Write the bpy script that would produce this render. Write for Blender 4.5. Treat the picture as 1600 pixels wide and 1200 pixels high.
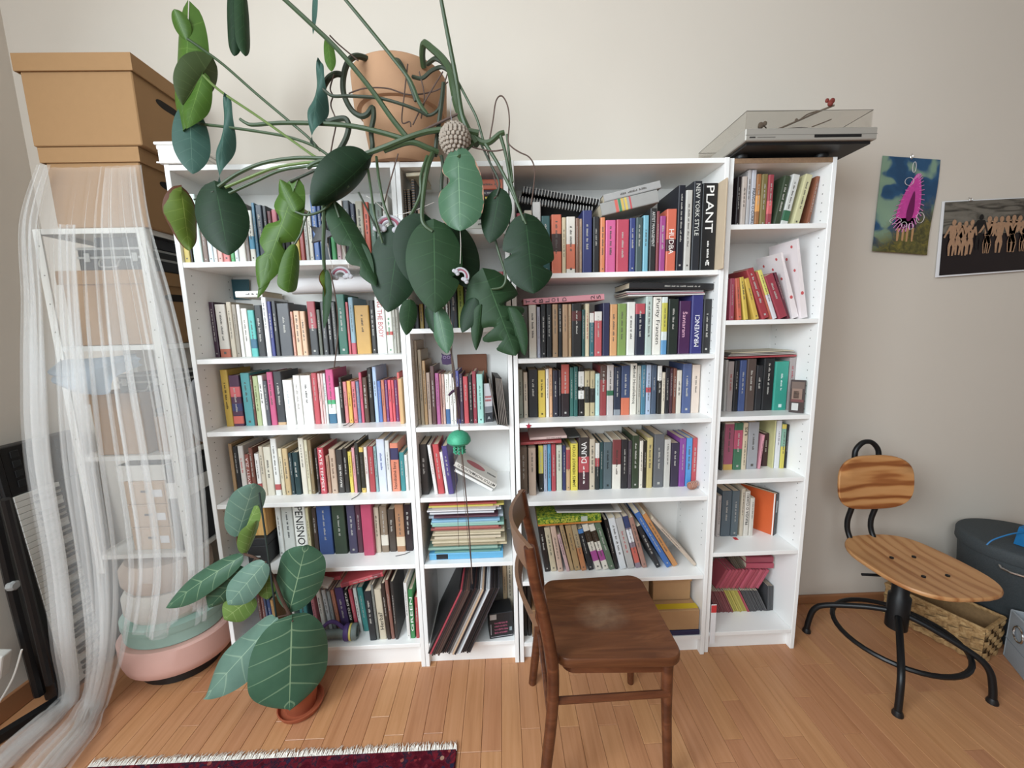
import bpy, bmesh, math, random
from mathutils import Vector, Matrix
for o in list(bpy.data.objects): bpy.data.objects.remove(o, do_unlink=True)
scene = bpy.context.scene
COL = scene.collection
random.seed(7)
PI = math.pi
# ------------------------------------------------------------------ camera
FPX = 615.13
CAM = Vector((1.1617, -1.5031, 1.4322))
cd = bpy.data.cameras.new('camera'); cam = bpy.data.objects.new('camera', cd); COL.objects.link(cam)
cam.location = CAM; cam.rotation_euler = (1.42582, .02340, -.02772)
cd.sensor_fit = 'HORIZONTAL'; cd.sensor_width = 36; cd.lens = FPX / 1600 * 36
cd.clip_start = .02; cd.clip_end = 60
scene.camera = cam
CR = cam.rotation_euler.to_matrix()
# ------------------------------------------------------------------ world, daylight, exposure
w = bpy.data.worlds.new('world'); scene.world = w; w.use_nodes = True
w.node_tree.nodes['Background'].inputs[0].default_value = (.80, .90, 1.0, 1)
w.node_tree.nodes['Background'].inputs[1].default_value = .9
def area(name, loc, rot, sx, sy, e, col):
    l = bpy.data.lights.new(name, 'AREA'); l.shape = 'RECTANGLE'; l.size = sx; l.size_y = sy; l.energy = e; l.color = col
    o = bpy.data.objects.new(name, l); COL.objects.link(o); o.location = loc; o.rotation_euler = rot
    return o
# daylight entering by the tall window in the left wall and by the one behind the photographer
area('daylight_left_window', (-.74, -2.15, 2.2), (0, -PI/2+.42, 0), 1.7, 1.5, 122, (.84, .94, 1))
area('daylight_rear_window', (.25, -3.20, 2.2), (PI/2-.38, 0, 0), 1.75, 1.6, 66, (.84, .94, 1))
scene.view_settings.view_transform = 'Standard'
scene.view_settings.look = 'None'
scene.view_settings.exposure = 0.03
scene.view_settings.gamma = 1
scene.view_settings.use_curve_mapping = False
try: scene.cycles.transparent_max_bounces = 24
except Exception: pass
# ------------------------------------------------------------------ helpers
def ray(u, v): return CR @ Vector(((u-800)/FPX, (600-v)/FPX, -1))
def atY(u, v, y): d = ray(u, v); return CAM + d*((y-CAM.y)/d.y)
def atZ(u, v, z): d = ray(u, v); return CAM + d*((z-CAM.z)/d.z)
def proj(p):
    d = CR.transposed() @ (Vector(p)-CAM); return 800+FPX*d.x/-d.z, 600-FPX*d.y/-d.z
def pxm(p): return -(CR.transposed() @ (Vector(p)-CAM)).z/FPX     # metres one pixel covers at p
def lin(h):
    if not isinstance(h, str): return tuple(h)+((1,) if len(h) == 3 else ())
    c = [int(h[i:i+2], 16)/255 for i in (0, 2, 4)]
    return tuple((x/12.92 if x <= .04045 else ((x+.055)/1.055)**2.4) for x in c)+(1,)
class N:
    def __init__(s, name):
        s.m = bpy.data.materials.new(name); s.m.use_nodes = True; s.t = s.m.node_tree; s.b = s.t.nodes['Principled BSDF']
    def n(s, ty, **k):
        x = s.t.nodes.new(ty)
        for a, b in k.items():
            if a in x.inputs.keys() and not hasattr(x, a): x.inputs[a].default_value = b
            elif hasattr(x, a): setattr(x, a, b)
            else: x.inputs[a.replace('_', ' ')].default_value = b
        return x
    def l(s, a, ao, b, bi): s.t.links.new(a.outputs[ao], b.inputs[bi])
    def math(s, op, a, b=None, c=None):
        x = s.t.nodes.new('ShaderNodeMath'); x.operation = op
        for i, q in enumerate((a, b, c)):
            if q is None: continue
            if isinstance(q, (int, float)): x.inputs[i].default_value = q
            else: s.t.links.new(q, x.inputs[i])
        return x.outputs[0]
    def mix(s, f, a, b, bt='MIX'):
        x = s.t.nodes.new('ShaderNodeMix'); x.data_type = 'RGBA'; x.blend_type = bt
        for i, q in ((0, f), (6, a), (7, b)):
            if isinstance(q, (int, float)): x.inputs[i].default_value = q
            elif isinstance(q, tuple): x.inputs[i].default_value = q
            else: s.t.links.new(q, x.inputs[i])
        return x.outputs[2]
    def coord(s, kind='Object', scale=(1, 1, 1)):
        if kind == 'World':
            g = s.t.nodes.new('ShaderNodeNewGeometry'); out = g.outputs['Position']
        else:
            g = s.t.nodes.new('ShaderNodeTexCoord'); out = g.outputs[kind]
        mp = s.t.nodes.new('ShaderNodeMapping'); mp.inputs['Scale'].default_value = scale
        s.t.links.new(out, mp.inputs['Vector']); return mp.outputs[0]
    def noise(s, vec, scale, detail=4, rough=.55, dist=0):
        x = s.t.nodes.new('ShaderNodeTexNoise'); x.inputs['Scale'].default_value = scale; x.inputs['Detail'].default_value = detail
        x.inputs['Roughness'].default_value = rough; x.inputs['Distortion'].default_value = dist
        s.t.links.new(vec, x.inputs['Vector']); return x.outputs['Fac']
    def ramp(s, f, stops):
        x = s.t.nodes.new('ShaderNodeValToRGB'); e = x.color_ramp.elements
        while len(e) < len(stops): e.new(.5)
        for q, (p, c) in zip(e, stops): q.position = p; q.color = lin(c)
        s.t.links.new(f, x.inputs[0]); return x.outputs[0]
    def col(s, out): s.t.links.new(out, s.b.inputs['Base Color'])
    def bump(s, out, strength, dist=.002):
        x = s.t.nodes.new('ShaderNodeBump'); x.inputs['Strength'].default_value = strength; x.inputs['Distance'].default_value = dist
        s.t.links.new(out, x.inputs['Height']); s.t.links.new(x.outputs[0], s.b.inputs['Normal'])
    def set(s, rough=.5, metal=0, spec=None, **k):
        s.b.inputs['Roughness'].default_value = rough; s.b.inputs['Metallic'].default_value = metal
        if spec is not None: s.b.inputs['Specular IOR Level'].default_value = spec
        for a, b in k.items(): s.b.inputs[a.replace('_', ' ')].default_value = b
        return s
MATS = {}
def mat(name, c='cccccc', rough=.5, metal=0, var=.08, scale=12, bump=0, spec=None):
    if name in MATS: return MATS[name]
    q = N(name); v = q.coord('World'); f = q.noise(v, scale)
    c = lin(c); d = tuple(x*(1-var) for x in c[:3])+(1,); e = tuple(min(1, x*(1+var)) for x in c[:3])+(1,)
    q.col(q.mix(f, d, e)); q.set(rough, metal, spec)
    if bump: q.bump(f, bump)
    MATS[name] = q.m; return q.m
def objcol(name, rough=.45, var=.12, scale=30, bump=0):
    q = N(name); oi = q.t.nodes.new('ShaderNodeObjectInfo'); v = q.coord('World'); f = q.noise(v, scale)
    hs = q.t.nodes.new('ShaderNodeHueSaturation'); q.t.links.new(oi.outputs['Color'], hs.inputs['Color'])
    hs.inputs['Saturation'].default_value = .88; q.t.links.new(q.math('MULTIPLY_ADD', f, 2*var, .93-var), hs.inputs['Value']); q.t.links.new(hs.outputs[0], q.b.inputs['Base Color'])
    q.set(rough)
    if bump: q.bump(f, bump)
    MATS[name] = q.m; return q.m
class MB:
    def __init__(s): s.v = []; s.f = []; s.uv = None
    def add(s, vs, fs):
        k = len(s.v); s.v += [tuple(p) for p in vs]; s.f += [tuple(i+k for i in f) for f in fs]; return s
    def box(s, x0, x1, y0, y1, z0, z1, M=None, c=0):
        if c:
            bm = bmesh.new(); bmesh.ops.create_cube(bm, size=1)
            for q in bm.verts: q.co = Vector((x0+(q.co.x+.5)*(x1-x0), y0+(q.co.y+.5)*(y1-y0), z0+(q.co.z+.5)*(z1-z0)))
            bmesh.ops.bevel(bm, geom=bm.edges[:], offset=c, segments=2 if c > .004 else 1, affect='EDGES', profile=.5)
            bm.verts.index_update(); vs = [q.co.copy() for q in bm.verts]; fs = [[q.index for q in f.verts] for f in bm.faces]; bm.free()
        else:
            vs = [Vector(p) for p in ((x0,y0,z0),(x1,y0,z0),(x1,y1,z0),(x0,y1,z0),(x0,y0,z1),(x1,y0,z1),(x1,y1,z1),(x0,y1,z1))]
            fs = [(0,3,2,1),(4,5,6,7),(0,1,5,4),(1,2,6,5),(2,3,7,6),(3,0,4,7)]
        if M is not None: vs = [M @ p for p in vs]
        return s.add(vs, fs)
    def tube(s, pts, r, n=8, cap=True, closed=False):
        pts = [Vector(p) for p in pts]; m = len(pts); rs = r if isinstance(r, (list, tuple)) else [r]*m
        vs = []; up = None
        for i, p in enumerate(pts):
            a = pts[(i+1) % m] if (closed or i < m-1) else p; b = pts[i-1] if (closed or i > 0) else p
            t = (a-b).normalized() if (a-b).length > 1e-9 else Vector((0,0,1))
            if up is None: up = t.orthogonal().normalized()
            up = (up-t*up.dot(t)); up = up.normalized() if up.length > 1e-6 else t.orthogonal().normalized()
            sd = t.cross(up)
            vs += [p+(up*math.cos(2*PI*k/n)+sd*math.sin(2*PI*k/n))*rs[i] for k in range(n)]
        fs = []
        for i in range(m if closed else m-1):
            j = (i+1) % m
            fs += [(i*n+k, i*n+(k+1) % n, j*n+(k+1) % n, j*n+k) for k in range(n)]
        if cap and not closed: fs += [tuple(range(n))[::-1], tuple((m-1)*n+k for k in range(n))]
        return s.add(vs, fs)
    def lathe(s, prof, n=24, c=(0,0,0), sx=1, sy=1, M=None):
        vs = []; c = Vector(c)
        for r, z in prof: vs += [c+Vector((r*sx*math.cos(2*PI*k/n), r*sy*math.sin(2*PI*k/n), z)) for k in range(n)]
        if M is not None: vs = [M @ p for p in vs]
        fs = []
        for i in range(len(prof)-1): fs += [(i*n+k, i*n+(k+1) % n, (i+1)*n+(k+1) % n, (i+1)*n+k) for k in range(n)]
        if prof[0][0] > 1e-5: fs.append(tuple(range(n))[::-1])
        if prof[-1][0] > 1e-5: fs.append(tuple((len(prof)-1)*n+k for k in range(n)))
        return s.add(vs, fs)
    def prism(s, poly, d, M):          # 2-D outline in local xz, thickness d along local y
        n = len(poly); vs = [M @ Vector((x, 0, z)) for x, z in poly]+[M @ Vector((x, d, z)) for x, z in poly]
        return s.add(vs, [tuple(range(n)), tuple(range(2*n-1, n-1, -1))]+[(i, i+n, (i+1) % n+n, (i+1) % n) for i in range(n)])
    def ball(s, c, r, n=12, m=8, sc=(1,1,1)):
        prof = [(max(1e-6, math.sin(PI*i/m))*r, -math.cos(PI*i/m)*r) for i in range(m+1)]
        return s.lathe(prof, n, M=Matrix.Translation(Vector(c)) @ Matrix.Diagonal((sc[0], sc[1], sc[2], 1)))
    def mesh(s, name, smooth=False, uv=None):
        me = bpy.data.meshes.new(name); me.from_pydata(s.v, [], s.f); me.update()
        if smooth:
            for p in me.polygons: p.use_smooth = True
            try: me.set_sharp_from_angle(angle=math.radians(42))
            except Exception: pass
        if uv:
            l = me.uv_layers.new(name='UVMap')
            for lp in me.loops: l.data[lp.index].uv = uv[lp.vertex_index]
        return me
    def build(s, name, m, parent=None, smooth=False, uv=None):
        me = s.mesh(name, smooth, uv); me.materials.append(m); return link(name, me, parent)
def link(name, data, parent=None, color=None):
    o = bpy.data.objects.new(name, data); COL.objects.link(o)
    if parent is not None: o.parent = parent
    if color is not None: o.color = lin(color)
    return o
def tag(o, label, cat, group=None, kind=None):
    o['label'] = label; o['category'] = cat
    if group: o['group'] = group
    if kind: o['kind'] = kind
    return o
def thing(name, label, cat, loc=(0,0,0), rot=(0,0,0), group=None):
    o = link(name, None); o.location = loc; o.rotation_euler = rot; o.empty_display_size = .05; return tag(o, label, cat, group)
def struct(o): o['kind'] = 'structure'; return o
def smooth_path(pts, sub=6, closed=False):
    P = [Vector(p) for p in pts]; out = []; n = len(P)
    for i in range(n if closed else n-1):
        g = lambda k: P[k % n] if closed else P[max(0, min(n-1, k))]
        a, b, c, d = g(i-1), g(i), g(i+1), g(i+2)
        for k in range(sub):
            t = k/sub; out.append(.5*((2*b)+(c-a)*t+(2*a-5*b+4*c-d)*t*t+(3*b-a-3*c+d)*t**3))
    if not closed: out.append(P[-1])
    return out
TX = {}
def text_data(s):                       # verts (unit box) and faces of a piece of lettering
    if s not in TX:
        c = bpy.data.curves.new('t', 'FONT'); c.body = s; c.resolution_u = 2; c.offset = .006
        o = bpy.data.objects.new('t', c); COL.objects.link(o); bpy.context.view_layer.update()
        me = bpy.data.meshes.new_from_object(o.evaluated_get(bpy.context.evaluated_depsgraph_get()))
        vs = [q.co.copy() for q in me.vertices]; fs = [tuple(p.vertices) for p in me.polygons]
        bpy.data.objects.remove(o); bpy.data.curves.remove(c); bpy.data.meshes.remove(me)
        x0 = min(q.x for q in vs); x1 = max(q.x for q in vs); y0 = min(q.y for q in vs); y1 = max(q.y for q in vs)
        TX[s] = ([((q.x-x0)/(x1-x0), (q.y-y0)/(y1-y0)) for q in vs], fs)
    return TX[s]
def lettering(s, org, ex, ey):          # place lettering with its box spanned by ex (reading) and ey (up)
    vs, fs = text_data(s); org, ex, ey = Vector(org), Vector(ex), Vector(ey)
    return MB().add([org+ex*a+ey*b for a, b in vs], fs)
# ------------------------------------------------------------------ materials
q = N('wall_paint'); v = q.coord('World'); f = q.noise(v, 90, 6); g = q.noise(v, 1.3, 3)
q.col(q.mix(g, lin('cfc6ba'), lin('d6cdc2'))); q.set(.85, spec=.2); q.bump(f, .12, .001); WALL = q.m
q = N('plank_wood'); oi = q.t.nodes.new('ShaderNodeObjectInfo'); v = q.coord('World', (34, 1.6, 30))
ad = q.t.nodes.new('ShaderNodeVectorMath'); ad.operation = 'ADD'; q.t.links.new(v, ad.inputs[0]); q.t.links.new(oi.outputs['Location'], ad.inputs[1])
f = q.noise(ad.outputs[0], 1.6, 6, .6, .6); k = q.ramp(f, [(.25, 'a8764f'), (.5, 'b8855c'), (.8, 'c29069')])
hs = q.t.nodes.new('ShaderNodeHueSaturation'); q.t.links.new(k, hs.inputs['Color'])
q.t.links.new(q.math('MULTIPLY_ADD', oi.outputs['Random'], .16, .88), hs.inputs['Value']); q.t.links.new(q.math('MULTIPLY_ADD', oi.outputs['Random'], .010, .492), hs.inputs['Hue'])
q.t.links.new(hs.outputs[0], q.b.inputs['Base Color']); q.set(.36, spec=.45); q.bump(f, .05); PLANK = q.m
WHITE = mat('white_laminate', 'f4f3f1', .35, var=.015, scale=3)
BACK = mat('white_back_board', 'e8e6e2', .6, var=.02, scale=3)
HOLE = mat('dark_hole', '4a4744', .9)
KRAFT = mat('kraft_cardboard', '9a764f', .8, var=.05, scale=40, bump=.03)
BLACKM = mat('black_metal', '17181a', .42, .3, var=.1)
BLACKP = mat('black_plastic', '141416', .45)
CHROME = mat('chrome', 'd6d6d6', .2, 1, var=.02)
TERRA = mat('terracotta', 'b28a6a', .85, var=.1, scale=14, bump=.08)
TERRA2 = mat('terracotta_red', 'a4573a', .6, var=.08, scale=20)
BOOK = objcol('book_cover', .42, .07, 40)
PRINT = objcol('printed_ink', .5, .02, 10)
PAPER = mat('page_edges', 'd8c9b0', .9, var=.10, scale=160)
CLOTH = objcol('plain_surface', .6, .06, 60)
# ------------------------------------------------------------------ room shell
XL, XR, YB, YR, ZC = -.765, 4.2, .29, -3.3, 3.4
struct(MB().box(XL-.12, XR+.1, YB, YB+.1, -.05, ZC).build('wall_back', WALL))
struct(MB().box(XR, XR+.1, YR, YB, -.05, ZC).build('wall_right', mat('grey_brown_paint', '8a8078', .85)))  # unseen wall, colour darkened to cut bounced light
m = MB().box(XL-.12, XL, -1.35, YB, -.05, ZC).box(XL-.12, XL, YR, -2.95, -.05, ZC).box(XL-.12, XL, -2.95, -1.35, -.05, .95).box(XL-.12, XL, -2.95, -1.35, 3.1, ZC)
struct(m.build('wall_left', WALL))
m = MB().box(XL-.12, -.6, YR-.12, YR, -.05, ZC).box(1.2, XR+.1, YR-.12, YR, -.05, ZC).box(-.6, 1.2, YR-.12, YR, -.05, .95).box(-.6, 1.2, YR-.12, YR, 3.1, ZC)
struct(m.build('wall_rear', mat('grey_brown_paint', '8a8078', .85)))  # also out of view, same dark tone to weaken the bounce
struct(MB().box(XL-.12, XR+.1, YR-.12, YB+.1, ZC, ZC+.1).build('ceiling', mat('ceiling_paint', 'd2cec6', .9)))  # unseen ceiling, toned down for less bounced light
WF = mat('window_frame_paint', 'f0efeb', .4)
m = MB()
for a, b in ((-2.95, -2.89), (-2.18, -2.12), (-1.41, -1.35)): m.box(XL-.05, XL-.01, a, b, .951, 3.099)
for a, b in ((.951, 1.01), (2.3, 2.36), (3.04, 3.099)): m.box(XL-.048, XL-.012, -2.9, -1.4, a, b)
struct(m.build('window_1', WF))
m = MB()
for a, b in ((-.599, -.54), (.27, .33), (1.14, 1.199)): m.box(a, b, YR-.05, YR-.01, .951, 3.099)
for a, b in ((.951, 1.01), (2.3, 2.36), (3.04, 3.099)): m.box(-.55, 1.15, YR-.048, YR-.012, a, b)
struct(m.build('window_2', WF))
floor = struct(MB().box(XL-.12, XR+.1, YR-.12, YB+.1, -.06, -.012).build('floor', mat('floor_gap_dirt', '3a2818', .9)))  # dark brown base showing in the gaps between planks
pm = MB().box(.0005, .0695, -.4196, -.0004, -.0115, 0, c=.0011).mesh('plank'); pm.materials.append(PLANK)
pr = MB().box(XL, XR, YR, -1.2, -.0119, -.0008).build('parquet_strip', PLANK, floor); pr['kind'] = 'stuff'
rnd = random.Random(3)
i = 0; x = XL
while x < XR-.06:
    y = YB-.002; first = rnd.choice((.08, .15, .22, .29, .36))
    while y > -1.18:
        ln = first if first else .42; first = 0; ln = min(ln, y+1.2)
        if ln < .03: break
        p = link('plank', pm, floor); p.location = (x, y, rnd.uniform(-.0005, 0)); p.scale = (1, ln/.42, 1); y -= ln
    x += .07; i += 1
BASEW = mat('baseboard_wood', '9a6a48', .5, var=.15, scale=8)
struct(MB().box(2.43, XR, YB-.016, YB, 0, .045, c=.006).build('baseboard_back', BASEW))
struct(MB().box(XL, XL+.015, YR, YB-.001, 0, .085, c=.004).build('baseboard_left', BASEW))
# ------------------------------------------------------------------ bookcases
UNIT = {'A': (0.0, .8, 0.0, (1.689, 1.337, 1.056, .760, .474, .112)),
        'B': (.8015, .4, 0.0, (1.787, 1.432, 1.050, .759, .471, .107)),
        'C': (1.206, .8, 0.0, (1.625, 1.309, 1.055, .728, .376, .092)),
        'D': (2.012, .4, .010, (1.789, 1.436, 1.054, .791, .468, .095))}
UL = {'A': 'wide white bookcase at the left end, behind the fig', 'B': 'narrow white bookcase under the terracotta pot, holding records at the bottom',
      'C': 'wide white bookcase behind the brown wooden chair', 'D': 'narrow white bookcase at the right end, under the record player'}
CHIP = mat('raw_chipboard_edge', '8f7258', .9, var=.35, scale=140)
SH = {}
for u, (x0, W, y0, zs) in UNIT.items():
    b = thing('bookcase', UL[u], 'bookcase', (x0, y0, 0), group='row of white bookcases')
    T = .017
    MB().box(0, T, 0, .28, 0, 2.02, c=.0012).build('side_panel', WHITE, b)
    MB().box(W-T, W, 0, .28, 0, 2.02, c=.0012).build('side_panel', WHITE, b)
    MB().box(T, W-T, .0015, .27, 2.001, 2.018).build('top_panel', WHITE, b)
    if u == 'D': MB().box(T, W-T, .0, .0014, 2.001, 2.018).build('raw_edge', CHIP, b)
    MB().box(T, W-T, .27, .276, .02, 2.018).build('back_panel', BACK, b)
    MB().box(T, W-T, .028, .044, 0, zs[-1]-.018).build('plinth', WHITE, b)
    for z in zs: MB().box(T+.0008, W-T-.0008, .0015, .269, z-.018, z, c=.001).build('shelf', WHITE, b)
    m = MB()
    for sx, dx in ((T, 1), (W-T, -1)):
        for yy in (.036, .235):
            for k in range(12, 58):
                z = .11+.032*k; 
                if z > 1.96: break
                n = 6; c0 = [(sx+dx*.0004, yy+.0023*math.cos(2*PI*j/n), z+.0023*math.sin(2*PI*j/n)) for j in range(n)]
                m.add(c0, [tuple(range(n))])
    o = m.build('peg_holes', HOLE, b); o['kind'] = 'stuff'
    SH[u] = b
# ------------------------------------------------------------------ books
ORD = ['first','second','third','fourth','fifth','sixth','seventh','eighth','ninth','tenth','eleventh','twelfth','thirteenth','fourteenth','fifteenth','sixteenth','seventeenth','eighteenth','nineteenth','twentieth']
TENS = {2: 'twenty', 3: 'thirty', 4: 'forty'}
def ordn(i):
    if i < 20: return ORD[i]
    i += 1
    if i % 10 == 0: return TENS[i//10][:-1]+'ieth'
    return TENS[i//10]+'-'+ORD[i % 10-1]
CN = [('black', '1c1c1e'), ('dark grey', '48484a'), ('grey', '88888a'), ('pale grey', 'b8b8b6'), ('white', 'f0eeea'), ('cream', 'ddd3bc'), ('tan', 'c0a078'), ('brown', '7a5a44'), ('dark brown', '40302a'),
      ('red', 'b82c36'), ('dark red', '702830'), ('pink', 'd84c8a'), ('pale pink', 'e0a8a4'), ('orange', 'dc6a34'), ('ochre', 'c89a34'), ('yellow', 'dcc830'), ('lime green', '9aac40'), ('green', '38945a'), ('dark green', '28503c'),
      ('grey-green', '6a7c66'), ('teal', '2c8a88'), ('mint', 'b0dcd0'), ('light blue', '8cb4d0'), ('blue', '2c64b0'), ('navy', '262c50'), ('slate blue', '4c5c84'), ('purple', '54306c'), ('plum', '4c2440'), ('slate grey', '566268')]
def cname(h):
    a = lin(h); f = lambda c: [x**.45 for x in c[:3]]
    return min(CN, key=lambda n: sum((p-q)**2 for p, q in zip(f(lin(n[1])), f(a))))[0]
SHN = ['top', 'second', 'third', 'fourth', 'fifth', 'bottom']
BCN = {'A': 'left-end bookcase', 'B': 'narrow records bookcase', 'C': 'bookcase behind chair', 'D': 'right-end bookcase'}
rb = random.Random(11)
def solve_base(px, Y, z):
    v = 600
    for _ in range(5):
        p = atY(px, v, Y); v = proj((p.x, Y, z))[1]
    return p.x
def solve_h(X, Y, z, vt):
    h = .2
    for _ in range(6):
        u = proj((X, Y, z+h))[0]; h = atY(u, vt, Y).z-z
    return h
def lum(h): c = lin(h); return .3*c[0]+.6*c[1]+.1*c[2]
def book_parts(root, wd, dp, ht, col, opts, lying=False):
    # local frame: spine faces -y, x thickness, z height
    if lying: W_, H_ = ht, wd
    tc = min(.0022, wd*.14); ov = .0025 if dp > .12 else .0015
    m = MB()
    r = min(.004, wd*.22)                    # rounded spine
    prof = [(0, r), (r*.35, r*.3), (r, 0), (wd-r, 0), (wd-r*.35, r*.3), (wd, r)]
    outer = prof+[(wd, dp), (wd-tc, dp), (wd-tc, tc+.0015), (tc, tc+.0015), (tc, dp), (0, dp)]
    n = len(outer)
    vs = [Vector((x, y, 0)) for x, y in outer]+[Vector((x, y, ht)) for x, y in outer]
    fs = [(i, (i+1) % n, (i+1) % n+n, i+n) for i in range(n)]
    quads = [(0, 1, 10, 11), (1, 2, 9, 10), (2, 3, 8, 9), (3, 4, 7, 8), (4, 5, 6, 7)]
    quads = [(11, 0, 10), (0, 1, 10), (1, 2, 9), (1, 9, 10), (2, 3, 8), (2, 8, 9), (3, 4, 8), (4, 7, 8), (4, 5, 7), (5, 6, 7)]
    fs += [q[::-1] for q in quads]+[tuple(i+n for i in q) for q in quads]
    if lying:                                 # turn so that thickness is z and height runs along x
        vs = [Vector((p.z, p.y, p.x)) for p in vs]; fs = [f[::-1] for f in fs]
    me = MB().add(vs, fs).mesh('cover'); me.materials.append(BOOK); cov = link('cover', me, root, col)
    if wd > .004:
        g = .0003
        if lying: MB().box(ov, ht-ov, tc+.0018, dp-ov, tc+g, wd-tc-g).build('page_block', PAPER, root)
        else: MB().box(tc+g, wd-tc-g, tc+.0018, dp-ov, ov, ht-ov).build('page_block', PAPER, root)
    def put(mb, name, c):
        if lying: mb.v = [(p[2], p[1], p[0]) for p in mb.v]; mb.f = [f[::-1] for f in mb.f]
        me = mb.mesh(name); me.materials.append(PRINT); return link(name, me, cov, c)
    for a, b, c in opts.get('bands', ()):
        mb = MB(); o2 = .00025; pr = [(-o2, r+.0), (r*.35, r*.3-o2), (r, -o2), (wd-r, -o2), (wd-r*.35, r*.3-o2), (wd+o2, r)]
        k = len(pr); mb.add([Vector((x, y, ht*a)) for x, y in pr]+[Vector((x, y, ht*b)) for x, y in pr], [(i, i+1, i+1+k, i+k) for i in range(k-1)])
        put(mb, 'spine_band', c)
    y = -.0006
    if 't' in opts:
        s, c, a, b, d, fr = opts['t']; L = (b-a)*ht; across = wd*fr; x0 = (wd-across)/2
        if d == 'd': mb = lettering(s, (x0, y, b*ht), (0, 0, -L), (across, 0, 0))
        else: mb = lettering(s, (x0+across, y, a*ht), (0, 0, L), (-across, 0, 0))
        put(mb, 'spine_title', c)['kind'] = 'stuff'
        if 'm2' in opts: pseudo(put, wd, ht, y, c, *opts['m2'])
    elif not opts.get('n') and wd > .006:
        c = opts.get('m') or ('b8b4ac' if lum(col) < .2 else '5a544e')
        pseudo(put, wd, ht, y, c)
def pseudo(put, wd, ht, y, c, a=None, b=None):          # print too small to read: rows of letter-sized marks
    a = rb.uniform(.28, .5) if a is None else a; b = rb.uniform(.75, .92) if b is None else b
    hgt = min(wd*rb.uniform(.18, .34), .008); mb = MB(); z = ht*a; x0 = (wd-hgt)/2
    while z < ht*b:
        for k in range(rb.randint(3, 8)):
            lw = hgt*rb.uniform(.25, .5); t = rb.uniform(.55, 1)
            if z+lw > ht*b: break
            mb.add([(x0, y, z), (x0+hgt*t, y, z), (x0+hgt*t, y, z+lw), (x0, y, z+lw)], [(0, 1, 2, 3)]); z += lw*1.45
        z += hgt*.8
    if ht > .12 and rb.random() < .4: mb.add([(wd*.38, y, ht*.06), (wd*.62, y, ht*.06), (wd*.62, y, ht*.06+wd*.24), (wd*.38, y, ht*.06+wd*.24)], [(0, 1, 2, 3)])
    if mb.v: put(mb, 'spine_print', c)['kind'] = 'stuff'
NB = 0
def parse(tok):
    o = {}
    for t in tok:
        k, _, val = t.partition('=')
        if k == 'b': o.setdefault('bands', []).append((lambda p: (float(p[0]), float(p[1]), p[2]))(val.split(',')))
        elif k == 't':
            p = val.split(','); o['t'] = (p[0].replace('_', ' '), p[1], float(p[2]), float(p[3]), p[4], float(p[5]))
        elif k == 'n': o['n'] = 1
        elif k == 'm2': o['m2'] = tuple(float(x) for x in val.split(','))
        elif k in ('xt', 'yb', 'dy', 'd'): o[k] = float(val)
        else: o[k] = val
    return o
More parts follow.
